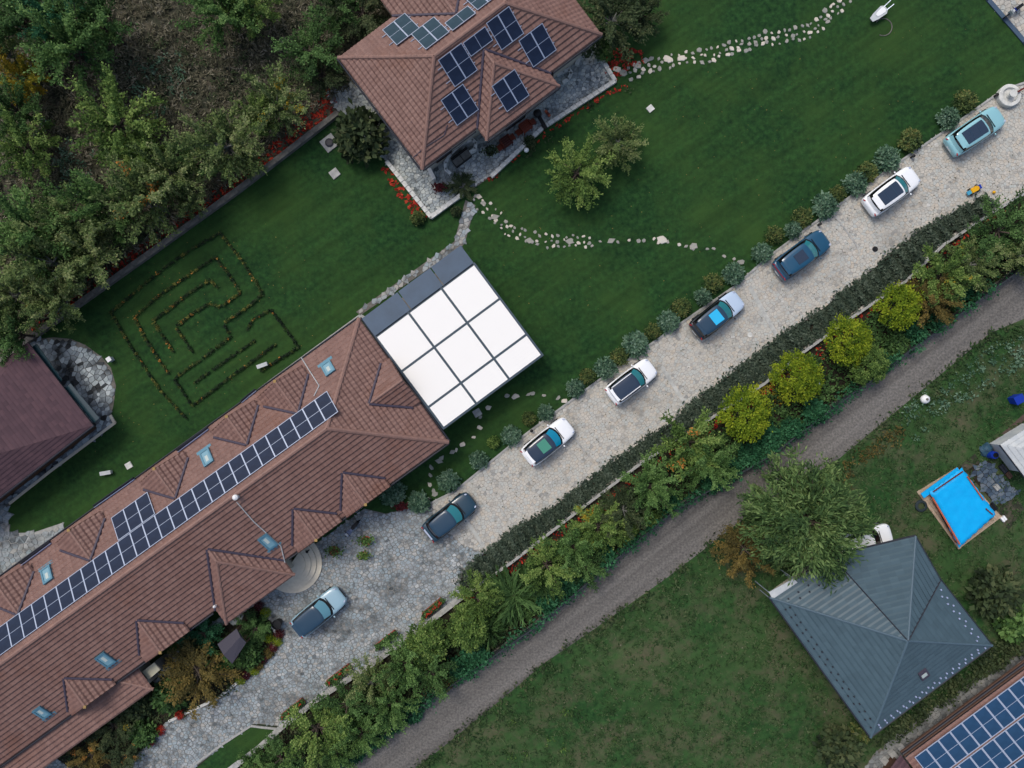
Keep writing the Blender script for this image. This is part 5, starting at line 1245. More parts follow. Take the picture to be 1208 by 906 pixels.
# planted bed in front of the house
for x, y, r, st_, key, hg, lab, acc in [
 (232, 795, 36, 'branchy', 'rust', 2.8, 'golden brown spreading conifer beside the courtyard', None),
 (199, 822, 19, 'mound', 'deep', 1.5, 'deep green rounded bush left of the golden brown conifer', None),
 (300, 742, 17, 'branchy', 'deep', 1.8, 'dark green bush between the square canopy and the flower mounds', None),
 (240, 748, 20, 'branchy', 'teal', 1.8, 'bluish green bush left of the square canopy', None),
 (262, 778, 18, 'branchy', 'deep', 1.6, 'deep green bush just below the square canopy', None),
 (293, 773, 15, 'mound', 'deep', 1.2, 'green bush right of the square canopy by the kerb', None),
 (222, 756, 14, 'mound', 'dark', 1.3, 'dark bush under the eave left of the square canopy', None),
 (160, 832, 17, 'mound', 'dark', 1.3, 'dark bush below the lean-to roof corner', None),
 (168, 866, 15, 'mound', 'deep', 1.2, 'green bush at the lower left edge of the courtyard', None),
 (132, 858, 20, 'branchy', 'dark', 1.8, 'dark loose bush along the lean-to roof', 'gold'),
 (105, 892, 18, 'branchy', 'rust', 1.8, 'orange brown bush near the bottom left corner', 'orangebloom'),
 (146, 892, 16, 'branchy', 'dark', 1.5, 'dark bush at the bottom edge left of the courtyard', 'orangebloom')]:
    plant('bed_bush', x, y, r, st_, key, lab, 'bush', 'bushes in front of the long house', None, hg, .12, acc)

# ------------------------------------------------------------------ hedges and ground cover (stuff)
def cover(name, poly_px, dens, hmax, key, label, cat, size=.13, asp=1.8, up=.8, tone=None, z0=.05, dirs=None, rows=None, cap=60000, kind='stuff', clump=0, parent=None, hmin=0.0):
    poly = W2(poly_px); ar = abs(sum(poly[i][0]*poly[(i+1)%len(poly)][1] - poly[(i+1)%len(poly)][0]*poly[i][1] for i in range(len(poly))))/2
    n = int(min(cap, ar * dens))
    if clump:
        c0 = scatter_in(poly, max(3, n // clump)); p = np.repeat(c0, clump, axis=0); hh = np.repeat(RNG.uniform(.35, 1, len(c0)), clump); tb = np.repeat(RNG.uniform(.0, 1, len(c0)), clump)
        p = p + RNG.normal(size=p.shape) * size * 1.6; hz = hmin + hh * hmax * RNG.uniform(.5, 1, len(p)); t = np.clip(tb * .7 + .15 + RNG.uniform(-.25, .25, len(p)), 0, 1)
    else:
        p = scatter_in(poly, n); hz = hmin + RNG.uniform(.1, 1, len(p)) * hmax; t = RNG.uniform(0, 1, len(p))
    if rows is not None:                      # plants stand in rows: height modulated across the rows
        a, per = rows; q = p[:, 0] * math.cos(a) + p[:, 1] * math.sin(a); m_ = .55 + .45 * np.cos(2 * PI * q / per + .9 * np.sin(p[:, 0] * .7)); hz = hz * m_
    c = np.column_stack([p, z0 + hz])
    d = None if dirs is None else np.tile(np.array(dirs), (len(c), 1)) + RNG.normal(size=(len(c), 3)) * .5
    me = leafmesh(name, c, RNG.uniform(.6, 1.3, len(c)) * size, t, F[key], asp, d, up=up)
    o = link(name, me, parent)
    if parent is None: tag(o, label, cat, kind=kind)
    return o
hr = thing('dark_hedge', P(800, 520), 'long dark grey green hedge of low rows between driveway and pale wall', 'hedge')
ho_ = cover('foliage', HEDGE, 300, .5, 'hedge', None, None, .14, 2.2, rows=(math.radians(36), .9), cap=46000, clump=10, parent=hr); ho_.location = -hr.location
cover('bed_groundcover', [(1300, 185), (1208, 240), (1172, 262), (1110, 300), (1000, 392), (901, 466), (821, 518), (679, 620), (604, 680), (604, 745), (629, 728), (724, 650), (794, 592), (904, 530), (1031, 433), (1116, 371), (1300, 240)], 70, .45, 'deep', 'low mixed green ground cover in the upper flower bed', 'ground cover', .15, clump=12)
cover('bed_groundcover', [(604, 680), (548, 718), (497, 750), (442, 792), (377, 836), (336, 866), (290, 910), (380, 910), (514, 812), (604, 745)], 80, .5, 'dark', 'dark leafy ground cover in the lower flower bed', 'ground cover', .15, clump=12)
cover('bed_groundcover', BED, 60, .35, 'dark', 'dark ground cover in the bed before the long house', 'ground cover', .12, clump=10)
def along(pts_px, w_px): 
    up_ = [(x, y - w_px) for x, y in pts_px]; return up_ + [(x, y + w_px * .6) for x, y in reversed(pts_px)]
cover('track_weeds', along([(x, y - 4) for x, y in ROAD_UP[1:-1]], 7), 110, 1.7, 'teal', 'bluish green weeds growing along the upper edge of the track', 'weeds', .14, clump=14, z0=.02)
cover('verge_weeds', along([(x, y + 6) for x, y in ROAD_LO[1:-1]], 7), 34, .25, 'dark', 'dark weeds along the lower verge of the track', 'weeds', .13, clump=10, z0=.02)
cover('verge_grass', along([(x, y + 16) for x, y in ROAD_LO[1:-1]], 14), 22, .22, 'lawnwood', 'rough tufts beside the lower verge of the track', 'grass', .13, 2.6, clump=10, z0=.02)
cover('rough_grass', [(1208, 390), (991, 556), (704, 755), (500, 906), (1000, 906), (1208, 760)], 34, .07, 'lawnwood', 'short rough grass of the neighbouring garden', 'grass', .09, 3.0, clump=7, z0=.01, cap=60000, up=1.6)
cover('amber_weeds', [(1002, 540), (1062, 500), (1070, 512), (1010, 556), (1000, 580), (990, 560)], 60, .3, 'rust', 'amber weeds along the old fence line right of the willow', 'weeds', .12, clump=10, z0=.02)
cover('leafy_weeds', [(1050, 480), (1100, 462), (1208, 380), (1208, 430), (1130, 480), (1080, 520)], 26, .35, 'silver', 'pale grey green weeds at the upper right corner of the neighbouring garden', 'weeds', .12, clump=12, z0=.02)
cover('yellow_weeds', [(600, 850), (660, 830), (700, 870), (780, 870), (770, 890), (690, 906), (600, 906)], 3, .25, 'lime', 'scattered yellow green plants at the bottom of the neighbouring garden', 'weeds', .13, clump=12, z0=.02)
cover('vine_hedge', [(1174, 758), (1208, 738), (1208, 762), (1172, 786), (1096, 838), (1044, 876), (1030, 880), (1030, 872)], 150, .7, 'dark', 'leafy vine hedge between the grey metal roof and the gravel strip', 'hedge', .15, clump=14, kind='stuff')
cover('scrub_grass', [(-60, -40), (700, -60), (395, 112), (282, 212), (175, 290), (37, 388), (-60, 420)], 75, .35, 'dry', 'dry brown grass and twigs covering the woodland clearing', 'dry grass', .10, 4.2, clump=9, z0=.02, cap=60000, up=.5)
cover('scrub_green', [(150, 60), (210, 20), (300, 40), (360, 20), (410, 60), (340, 100), (290, 130), (210, 140), (170, 110)], 14, .45, 'dark', 'patches of low dark bramble in the woodland clearing', 'bramble', .13, clump=16, z0=.02)
cover('scrub_bramble', [(40, 180), (90, 150), (130, 200), (100, 240), (40, 230), (60, 120)], 22, .5, 'silver', 'grey green bramble in the left part of the woodland', 'bramble', .12, clump=16, z0=.02)
cover('scrub_bramble', [(150, 60), (230, 60), (225, 120), (180, 150), (150, 110)], 22, .5, 'silver', 'grey green bramble in the middle of the woodland clearing', 'bramble', .12, clump=16, z0=.02)
cover('woodland_understorey', [(-60, 180), (120, 215), (260, 140), (385, 60), (386, 96), (280, 198), (173, 276), (30, 374), (-60, 400)], 16, .5, 'green', 'green understorey below the trees along the boundary wall', 'undergrowth', .14, clump=16, z0=.02)
cover('red_perennials', [(546, 702), (690, 606), (901, 459), (1000, 384), (1010, 392), (901, 470), (690, 620), (550, 716)], 10, .4, 'bloom', 'sparse red flowers behind the pale wall', 'flowers', .10, clump=5)
cover('terrace_flowers', [(560, 218), (584, 214), (644, 158), (728, 104), (748, 106), (700, 130), (644, 168), (604, 198), (592, 210)], 14, .4, 'dark', 'low dark plants below the villa terrace wall', 'plants', .12, clump=12)
cover('autumn_patch', [(890, 455), (918, 452), (925, 470), (905, 482), (890, 470)], 90, .3, 'gold', 'orange brown plants between the two lowest yellow trees', 'plants', .12, clump=8)

# ------------------------------------------------------------------ the maze
mz = thing('maze_planting', P(225, 380), 'low box hedge maze planted on the left lawn', 'maze')
def mp(l): return [(x / 3.485 + 100, y / 3.485 + 240) for x, y in l]
MAZE = [[(560,122),(450,185),(330,265),(205,370),(110,450)], [(110,450),(200,600),(310,765),(420,885)], [(560,122),(650,240),(735,372)], [(735,372),(680,420),(570,495)], [(603,548),(490,635),(372,720)],
        [(540,222),(430,295),(300,385),(207,470)], [(207,470),(260,570),(350,705)], [(540,222),(600,300),(642,368)], [(642,368),(560,425),(515,412),(450,450),(378,505)], [(378,512),(450,615)],
        [(550,350),(518,316),(430,370),(350,435),(282,482)], [(285,490),(370,612)], [(372,722),(445,832)], [(445,832),(620,700),(790,578)], [(452,738),(600,635),(705,562)],
        [(672,520),(690,478),(765,438)], [(768,438),(830,520),(882,592)], [(882,592),(800,640),(722,692)], [(575,500),(603,548)]]
for i, l in enumerate(MAZE):
    pts = [P(x, y) for x, y in mp(l)]; cs = []; 
    for a, b in zip(pts, pts[1:]):
        L = (b - a).length; n = int(L / .15) + 1
        for k in range(n):
            if random.random() < .06: continue
            c = a.lerp(b, (k + random.random() * .6) / n); 
            for q in range(13): cs.append((c.x + random.gauss(0, .06), c.y + random.gauss(0, .06), random.uniform(.04, .26)))
    c = np.array(cs); t = np.repeat(np.clip(RNG.normal(.45 if i < 12 else .1, .3, len(c) // 13), 0, 1), 13)
    me = leafmesh('hedge_row', c - np.array([mz.location.x, mz.location.y, 0]), RNG.uniform(.06, .12, len(c)), t, F['maze'], 1.5, up=.8)
    me.materials.append(F['orangebloom']); mi = np.repeat((RNG.random(len(c) // 13) < (.2 if i in (5, 6, 7, 8, 10, 11) else .05)).astype(np.int32), 13) * (RNG.random(len(c)) < .35); me.polygons.foreach_set('material_index', mi.astype(np.int32))
    tag(link('hedge_row', me, mz), kind='stuff')

# ------------------------------------------------------------------ stepping stones
def stone_mesh(name, seed, m):
    r = random.Random(seed); n = 7; ang = sorted(r.uniform(0, 1) + i for i in range(n)); pts = [(.5 * r.uniform(.75, 1.05) * math.cos(a * 2 * PI / n), .5 * r.uniform(.75, 1.05) * math.sin(a * 2 * PI / n)) for a in ang]
    mb = MB(); mb.prism(pts, 0, .05, r.random(), top=[(x * .9, y * .9) for x, y in pts]); return mb.mesh(name, m)
STM = [stone_mesh('stone', i, M['slab']) for i in range(9)]
def stones(label, line, lanes, gap, smin, smax, seed, big=()):
    r = random.Random(seed); smin *= 1.12; smax *= 1.05; pts = [P(x, y) for x, y in line]; root = thing('stepping_stone_path', pts[len(pts)//2], label); tag(root, kind='structure')
    for a, b in zip(pts, pts[1:]):
        d = b - a; L = d.length; nrm = Vector((-d.y, d.x, 0)).normalized(); n = max(1, int(L / gap))
        for k in range(n):
            for ln in range(lanes):
                off = (ln - (lanes - 1) / 2) * .42 + r.uniform(-.15, .15); c = a + d * ((k + r.uniform(.2, .8)) / n) + nrm * off - root.location
                o = link('stone', r.choice(STM), root); s = r.uniform(smin, smax); o.location = (c.x, c.y, .008); o.scale = (s, s * r.uniform(.55, .9), 1); o.rotation_euler = (0, 0, r.uniform(0, 6.28))
    for x, y, s in big:
        c = P(x, y) - root.location; o = link('stone', r.choice(STM), root); o.location = (c.x, c.y, .012); o.scale = (s, s * .7, 1.2); o.rotation_euler = (0, 0, r.uniform(-.5, .5))
stones('long two lane path of white stones curving from the villa to the top edge', [(738, 88), (760, 80), (790, 72), (830, 66), (860, 58), (900, 46), (930, 42), (957, 36), (975, 20), (1000, -6)], 3, .46, .22, .5, 3, [(752, 78, .8), (788, 70, .9), (804, 69, .8), (762, 71, .7), (735, 86, .9), (728, 82, .8)])
stones('stepping stone path crossing the lawn from the villa to the driveway', [(556, 234), (572, 244), (590, 262), (608, 276), (640, 284), (700, 286)], 3, .5, .2, .42, 4, [(584, 256, .8), (625, 284, .8), (672, 285, .8), (565, 232, .6), (570, 240, .6)])
stones('stepping stone line between the lawn and the silvery shrubs', [(700, 286), (725, 284), (756, 282), (775, 284), (815, 291), (838, 293), (862, 304), (882, 312)], 1, .62, .28, .42, 5, [(721, 284, .75), (781, 283, .95), (818, 291, .85), (874, 309, .7)])
stones('lower stepping stone path below the pergola', [(668, 473), (655, 466), (638, 466), (618, 467), (600, 468)], 1, 1.0, .35, .55, 6, [(666, 473, .6), (628, 464, .55), (598, 467, .5), (609, 467, .6)])
stones('stepping stones from the pergola corner down to the dark blue car', [(574, 481), (566, 496), (563, 512), (550, 524), (541, 527), (533, 533), (518, 545), (508, 555), (508, 565), (509, 575), (513, 584)], 1, .95, .35, .6, 8, [(576, 481, .6), (534, 533, .6), (518, 544, .7), (513, 583, .6)])

# ------------------------------------------------------------------ flower troughs, mounds and pots
def flowers(parent, pts, size, key='bloom', n=40, spread=.2, h0=.35, name='blooms'):
    cs = []
    for x, y in pts:
        for q in range(n): cs.append((x + random.gauss(0, spread), y + random.gauss(0, spread * .7), h0 + random.uniform(0, .25)))
    c = np.array(cs); me = leafmesh(name, c, RNG.uniform(.7, 1.2, len(c)) * size, RNG.uniform(0, 1, len(c)), F[key], 1.4, up=1); return tag(link(name, me, parent), kind='stuff')
for i, (x, y, L, dg) in enumerate([(511, 717, 1.9, 40), (456, 755, 1.9, 38), (400, 796, 2.2, 38), (346, 836, 2.0, 38)]):
    p = P(x, y, .3); lab = ['flower trough nearest the dark hedge, full of red flowers', 'flower trough second from the dark hedge, mostly green', 'long terracotta trough third from the dark hedge', 'flower trough at the lower left, closest to the small lawn'][i]
    t = thing('flower_trough', (p.x, p.y, .05), lab, 'planter', 'flower troughs along the courtyard wall', rz=math.radians(dg))
    mb = MB(); 
    for s in (-1, 1): mb.box((0, s * .23, .2), (L, .035, .3)); mb.box((s * (L/2 - .025), 0, .2), (.05, .41, .36))
    mb.box((0, 0, .12), (L - .1, .41, .2)); link('trough', mb.mesh('trough', M['terracotta']), t)
    flowers(t, [(a * L * .9, 0) for a in np.linspace(-.48, .48, 9)], .13, 'deep', 80, .15, .32, 'leaves')
    if i != 1: flowers(t, [(a * L * .9, random.uniform(-.1, .1)) for a in np.linspace(-.45, .45, 4 + 3 * (i == 0))], .1, 'bloom', 9, .09, .5)
F['maroon'] = fol('maroon leaves', [(40, 10, 16), (66, 16, 22), (88, 24, 28)], 0)
mounds = [(305, 715, 'M'), (313, 723, 'Y'), (329, 748, 'M'), (316, 752, 'Y'), (326.6, 756.5, 'Y'), (322, 763, 'M'), (316.7, 771, 'O'), (309.7, 777.5, 'M'), (304, 785, 'O'), (299, 791, 'Y'), (289.5, 796, 'M'), (283, 802, 'Y'), (211.6, 843, 'B'), (188, 862, 'B'), (176, 875, 'B')]
cnt = {}
for x, y, k in mounds:
    cnt[k] = cnt.get(k, 0) + 1; nm = {'M': 'maroon', 'Y': 'yellow green', 'O': 'amber', 'B': 'red orange'}[k]; key = {'M': 'maroon', 'Y': 'yellow', 'O': 'rust', 'B': 'bloom'}[k]
    plant('flower_mound', x, y, 6, 'mound', key, '%s %s flower mound along the curved kerb, counting from the parked pale blue car' % (ORD[cnt[k]-1], nm), 'flowers', 'flower mounds on the curved kerb', 0, .4, .08)
def pot(name, px, py, r, hgt, m, label, plantkey=None, cat='plant pot', z=0, bloom=None):
    p = P(px, py, z + hgt); t = thing(name, (p.x, p.y, z + .04), label, cat)
    mb = MB(); mb.lathe((0, 0, 0), [(r * .7, 0), (r * .9, hgt * .8), (r, hgt * .82), (r, hgt), (r * .86, hgt), (r * .84, hgt * .85)], 14); link('pot', mb.mesh('pot', m), t)
    if plantkey: flowers(t, [(0, 0)], .13, plantkey, 170, r * .75, hgt * .9, 'leaves')
    if bloom: flowers(t, [(0, 0)], .1, bloom, 22, r * .5, hgt + .2)
    return t
pot('flower_pot', 432, 638, .38, .5, M['orange'], 'terracotta pot with leafy green plant near the house corner', 'green')
pot('flower_pot', 429, 655, .3, .4, M['terracotta'], 'smaller leafy pot below the terracotta one', 'lime')
pot('flower_pot', 394, 650, .4, .5, M['terracotta'], 'pot of green leaves and dark red flowers beside the round steps', 'green', bloom='maroon')
pot('flower_pot', 473, 597, .36, .45, M['red'], 'dark red pot between two silvery shrubs', 'maroon')
pot('flower_pot', 518.5, 221, .34, .5, M['redwood'], 'dark red pot on the villa terrace', 'maroon')
pot('flower_pot', 578, 178, .36, .6, M['black'], 'black pot with dark leaves at the villa wing corner', 'dark', bloom='hedge')
pot('flower_pot', 527, 222, .25, .4, M['black'], 'small black pot next to the dark red pot on the terrace', 'dark')
pot('garden_bin', 326, 737, .38, .8, M['black'], 'dark round tub by the curved kerb', None, 'tub')
plant('terrace_shrub', 546, 219, 14, 'branchy', 'dark', 'bare dark shrub at the front edge of the villa terrace', 'shrub', None, 1, .9, .06)
plant('well_shrub', 0 + 625, 167, 7, 'mound', 'dark', 'small round shrub beside the white globe below the terrace', 'shrub', None, 1, .6, .1)
# lamp on the steps, white globe
def globe(px, py, z, r, m, label, pole=None, name='garden_lamp', cat='lamp'):
    p = P(px, py, z); t = thing(name, (p.x, p.y, 0), label, cat)
    mb = MB(); mb.lathe((0, 0, 0), [(.07, 0), (.05, .05), (.04, z - r * .9)], 8); link('pole', mb.mesh('pole', M['black']), t)
    mb = MB(); mb.lathe((0, 0, z - r), [(.03, 0), (r*.7, r*.3), (r, r), (r*.7, r*1.7), (.04, r*2)], 12); link('globe', mb.mesh('globe', m, smooth=True), t)
globe(621, 177, .5, .2, M['white'], 'white globe lamp at the lawn edge below the villa terrace')
globe(362, 651, .9, .12, M['black'], 'small black lamp on the round steps')
globe(965, 452, 1.6, .2, M['offwhite'], 'pale post lamp between two yellow round trees')

# ------------------------------------------------------------------ terrace furniture
def chair(px, py, deg, label, m='redwood'):
    p = P(px, py, .5); t = thing('terrace_chair', (p.x, p.y, .07), label, 'chair', 'chairs on the villa terrace', rz=math.radians(deg))
    def q(nm, bs):
        mb = MB(); 
        for c, s in bs: mb.box(c, s)
        link(nm, mb.mesh(nm, M[m]), t)
    q('seat', [((0, 0, .44), (.46, .46, .06))]); q('backrest', [((0, -.22, .72), (.46, .05, .46))])
    for sx in (-1, 1):
        for sy in (-1, 1): q('leg', [((sx*.2, sy*.2, .21), (.05, .05, .41))])
def table(px, py, deg, label, m='brownwood', sz=.85):
    p = P(px, py, .75); t = thing('terrace_table', (p.x, p.y, .07), label, 'table', 'tables on the villa terrace', rz=math.radians(deg))
    for k in range(5): mb = MB(); mb.box((0, (k - 2) * sz / 5, .74), (sz, sz / 5 - .015, .04)); link('slat', mb.mesh('slat', M[m]), t)
    for sx in (-1, 1):
        for sy in (-1, 1): mb = MB(); mb.box((sx*sz*.42, sy*sz*.42, .355), (.06, .06, .71)); link('leg', mb.mesh('leg', M[m]), t)
M['mahog'] = mat('mahogany', srgb(66, 26, 20), .5); M['mahog2'] = mat('light mahogany', srgb(104, 44, 28), .5)
table(597, 167, 36, 'very dark table on the villa terrace, the lower left of two', 'mahog')
table(620, 149, 36, 'red brown table on the villa terrace, the upper right of two', 'mahog2')
chair(590, 174, 125, 'brown chair at the lower left end of the very dark table', 'mahog2'); chair(604, 162, -55, 'brown chair between the two terrace tables, at the very dark one', 'mahog2')
chair(612, 156, 125, 'brown chair at the lower left end of the red brown table', 'mahog2'); chair(628, 144, -55, 'brown chair at the upper right end of the red brown table', 'mahog2')
p = P(634, 134, .8); t = thing('barbecue', (p.x, p.y, .07), 'black kettle barbecue at the villa wing corner', 'barbecue')
mb = MB(); mb.lathe((0, 0, .55), [(.05, 0), (.28, .1), (.33, .25), (.28, .38), (.06, .45)], 14); link('kettle', mb.mesh('kettle', M['black'], smooth=True), t)
for a in range(3): mb = MB(); mb.tube((.3*math.cos(a*2.1), .3*math.sin(a*2.1), 0), (.15*math.cos(a*2.1), .15*math.sin(a*2.1), .62), .02, n=6); link('leg', mb.mesh('leg', M['black']), t)
p = P(639, 143, .5); t = thing('sun_lounger', (p.x, p.y, .07), 'narrow black bench beside the barbecue', 'bench', rz=math.radians(-60)); mb = MB(); mb.box((0, 0, .42), (1.3, .3, .05)); link('seat', mb.mesh('seat', M['black']), t)
for sx in (-1, 1): mb = MB(); mb.box((sx*.55, 0, .2), (.05, .28, .4)); link('leg', mb.mesh('leg', M['black']), t)
# figure-like small orange bird table
p = P(646, 133, .3); t = thing('toy', (p.x, p.y, .07), 'small orange toy lying on the terrace beyond the barbecue', 'toy', rz=-.9); mb = MB(); mb.box((0, 0, .1), (.6, .2, .12)); link('body', mb.mesh('body', M['orange']), t); mb = MB(); mb.box((.05, 0, .2), (.2, .16, .1)); link('handle', mb.mesh('handle', M['redwood']), t)
# loungers inside the curved wall
for (x, y) in ((540, 190), (549, 183)):
    p = P(x, y, .4); t = thing('lounge_seat', (p.x, p.y, .07), 'dark cushioned seat inside the curved wall, %s' % ('nearer its left end' if x == 540 else 'nearer its right end'), 'seat', 'seats inside the curved wall', rz=math.radians(37))
    mb = MB(); mb.box((0, 0, .2), (.75, .7, .36)); link('base', mb.mesh('base', M['black']), t); mb = MB(); mb.box((0, -.0, .42), (.7, .62, .1)); link('cushion', mb.mesh('cushion', M['kerbdark']), t); mb = MB(); mb.box((0, .3, .6), (.75, .12, .4)); link('backrest', mb.mesh('backrest', M['black']), t)

# ------------------------------------------------------------------ objects on the lawn
def slab_sq(name, px, py, s, deg, label, m, cat, inner=None, h=.12):
    p = P(px, py); t = thing(name, (p.x, p.y, 0), label, cat, rz=math.radians(deg)); mb = MB(); mb.box((0, 0, h/2), (s, s * .95, h)); link('slab', mb.mesh('slab', M[m]), t)
    if inner: mb = MB(); mb.lathe((0, 0, h), [(s*.3, 0), (s*.3, .06), (s*.2, .1)], 12); link('lid', mb.mesh('lid', M[inner]), t)
slab_sq('well_cover', 389, 169, 1.15, 38, 'square grey concrete slab with a dark round lid near the dark shrub', 'kerb', 'manhole', 'gutter')
slab_sq('stone_slab', 395, 205, .7, 38, 'plain pale square slab below the round lidded one', 'kerb', 'slab')
slab_sq('stone_slab', 767, 128.5, .5, 40, 'small white square slab on the lawn right of the villa', 'coping', 'slab')
slab_sq('stone_slab', 152.5, 549, .5, 30, 'small pale slab close to the long house eave', 'coping', 'slab')
slab_sq('stone_slab', 537, 301, .6, 36, 'small grey slab against the path above the pergola strip', 'kerb', 'slab', h=.25)
slab_sq('stone_slab', 563, 487, 0.6, 30, 'grey stone slab at the lowest corner of the pergola', 'kerb', 'slab', h=.06)
# white shiny hand cart with a hose loop
p = P(1036, 17, .4); t = thing('garden_cart', (p.x, p.y, 0), 'white shiny garden cart with a loop of hose on the upper lawn', 'cart', rz=math.radians(40))
mb = MB(); pr = [(-.75, -.18), (-.3, -.3), (.5, -.38), (.75, -.2), (.75, .2), (.5, .38), (-.3, .3), (-.75, .18)]
mb.prism([(x*.8, y*.75) for x, y in pr], .2, .5, top=pr); link('tray', mb.mesh('tray', M['offwhite']), t); mb = MB(); mb.prism([(x*.55+.2, y*.6) for x, y in pr], .5, .54); link('tray_lining', mb.mesh('tray_lining', M['white']), t)
for sy in (-1, 1): mb = MB(); mb.tube((.3, sy*.3, .2), (.3, sy*.36, .2), .2, n=14); link('wheel', mb.mesh('wheel', M['tyre']), t); mb = MB(); mb.tube((.6, sy*.16, .45), (1.25, sy*.2, .7), .03, n=6); link('handle', mb.mesh('handle', M['alu']), t)
p = P(1042, 32, .02); mb = MB(); r_ = .68
for a in range(-3, 16): mb.tube((p.x + r_*math.cos(a*.24-1.9+.6), p.y + r_*math.sin(a*.24-1.9+.6), .03), (p.x + r_*math.cos((a+1)*.24-1.3), p.y + r_*math.sin((a+1)*.24-1.3), .03), .04, n=6)
tag(mb.build('garden_hose', M['kerbdark']), 'grey hose curled on the lawn beside the white cart', 'hose')
# white chair-like things near the house
for (x, y, dg, lab) in ((124, 558, 10, 'small white bench on the left lawn strip'), (309, 431, 20, 'small white bench between the maze and the long house')):
    p = P(x, y, .4); t = thing('garden_bench', (p.x, p.y, 0), lab, 'bench', 'small white benches', rz=math.radians(dg))
    mb = MB(); mb.box((0, 0, .4), (.85, .3, .05)); link('seat', mb.mesh('seat', M['offwhite']), t)
    for s in (-1, 1): mb = MB(); mb.box((s*.34, 0, .19), (.06, .26, .37)); link('leg', mb.mesh('leg', M['offwhite']), t)
p = P(130, 424, .3); t = thing('white_lamp', (p.x, p.y, 0), 'small white box lamp at the round edge of the side patio', 'lamp'); mb = MB(); mb.box((0, 0, .25), (.3, .3, .5), Matrix.Rotation(.6, 3, 'Z')); link('housing', mb.mesh('housing', M['offwhite']), t); mb = MB(); mb.box((0, 0, .53), (.36, .36, .05), Matrix.Rotation(.6, 3, 'Z')); link('cap', mb.mesh('cap', M['white']), t)
p = P(1092, 471, .3); t = thing('white_tank', (p.x, p.y, 0), 'small white oval tank beside the track in the neighbouring garden', 'tank', rz=.4); mb = MB(); mb.lathe((0, 0, 0), [(.3, 0), (.36, .2), (.3, .4), (.1, .5)], 14); link('body', mb.mesh('body', M['white'], smooth=True), t); mb = MB(); mb.lathe((0, 0, .5), [(.1, 0), (.1, .06)], 8); link('cap', mb.mesh('cap', M['kerbdark']), t)
# round stone planter at the driveway's end
p = P(1192, 112, .5); t = thing('round_planter', (p.x, p.y, 0), 'round white stone basin at the upper right end of the driveway', 'basin')
mb = MB(); mb.lathe((0, 0, 0), [(.85, 0), (.88, .45), (.85, .5), (.6, .5), (.56, .3), (.2, .28)], 22); link('basin', mb.mesh('basin', M['coping']), t)
mb = MB(); mb.lathe((0, 0, .28), [(.2, 0), (.16, .5), (.3, .55), (.3, .6)], 14); link('spout', mb.mesh('spout', M['coping']), t); mb = MB(); mb.box((.75, .35, .62), (.7, .14, .12), Matrix.Rotation(.5, 3, 'Z')); link('bar', mb.mesh('bar', M['redwood']), t)
# scooter in the paved corner
def bike(px, py, deg, label, c1, c2, name='parked_scooter', cat='scooter', g=None):
    p = P(px, py, .6); t = thing(name, (p.x, p.y, .05), label, cat, g, rz=math.radians(deg))
    for x in (-.58, .58):
        mb = MB(); mb.tube((x, -.05, .27), (x, .05, .27), .27, n=16); wh = link('wheel', mb.mesh('wheel', M['tyre']), t); mb = MB(); mb.tube((x, -.056, .27), (x, .056, .27), .15, n=10); link('rim', mb.mesh('rim', M['rim']), wh)
    mb = MB(); mb.prism([(-.75, -.12), (-.1, -.16), (.0, -.1), (.0, .1), (-.1, .16), (-.75, .12)], .4, .68, top=[(-.7, -.08), (-.1, -.12), (0, -.08), (0, .08), (-.1, .12), (-.7, .08)]); link('rear_body', mb.mesh('rear_body', M[c1]), t)
    mb = MB(); mb.box((-.35, 0, .73), (.62, .24, .08)); link('saddle', mb.mesh('saddle', M['black']), t)
    mb = MB(); mb.box((.15, 0, .25), (.5, .2, .08)); mb.box((.42, 0, .62), (.08, .34, .66), Matrix.Rotation(.3, 3, 'Y')); link('front_shield', mb.mesh('front_shield', M[c2]), t)
    mb = MB(); mb.tube((.36, -.32, 1.0), (.36, .32, 1.0), .025, n=6); link('handlebar', mb.mesh('handlebar', M['black']), t)
    mb = MB(); mb.box((.46, 0, .95), (.16, .2, .16)); link('headlight', mb.mesh('headlight', M['offwhite']), t)
bike(1197, 12, 215, 'white fronted scooter in the paved corner at the top right', 'navy', 'offwhite')
bike(417, 604, 215, 'scooter with pale seat panel nearer the house wall', 'bluewhite', 'black', g='scooters by the house wall'); bike(415, 624, 230, 'scooter with pale front shield farther from the house wall', 'black', 'bluewhite', g='scooters by the house wall')
# ride-on toy and ball
p = P(1150, 223.5, .3); t = thing('ride_on_toy', (p.x, p.y, .05), 'yellow and blue ride-on toy on the driveway', 'toy', rz=math.radians(30))
mb = MB(); mb.prism([(-.35, -.2), (.25, -.22), (.4, -.1), (.4, .1), (.25, .22), (-.35, .2)], .12, .34, top=[(-.3, -.16), (.2, -.18), (.34, -.08), (.34, .08), (.2, .18), (-.3, .16)]); link('body', mb.mesh('body', M['yellow']), t)
mb = MB(); mb.box((.42, 0, .3), (.16, .34, .14)); link('bonnet', mb.mesh('bonnet', M['navy']), t); mb = MB(); mb.box((-.5, 0, .22), (.34, .3, .1)); link('trailer', mb.mesh('trailer', M['cyan']), t)
for x in (-.3, .32):
    for s in (-1, 1): mb = MB(); mb.tube((x, s*.2, .12), (x, s*.27, .12), .12, n=10); link('wheel', mb.mesh('wheel', M['tyre']), t)
p = P(1172, 227, .1); mb = MB(); mb.lathe((p.x, p.y, .05), [(.02, 0), (.1, .04), (.13, .12), (.1, .2), (.02, .24)], 12); tag(mb.build('ball', M['yellow'], smooth=True), 'small yellow ball on the driveway near the ride-on toy', 'ball')
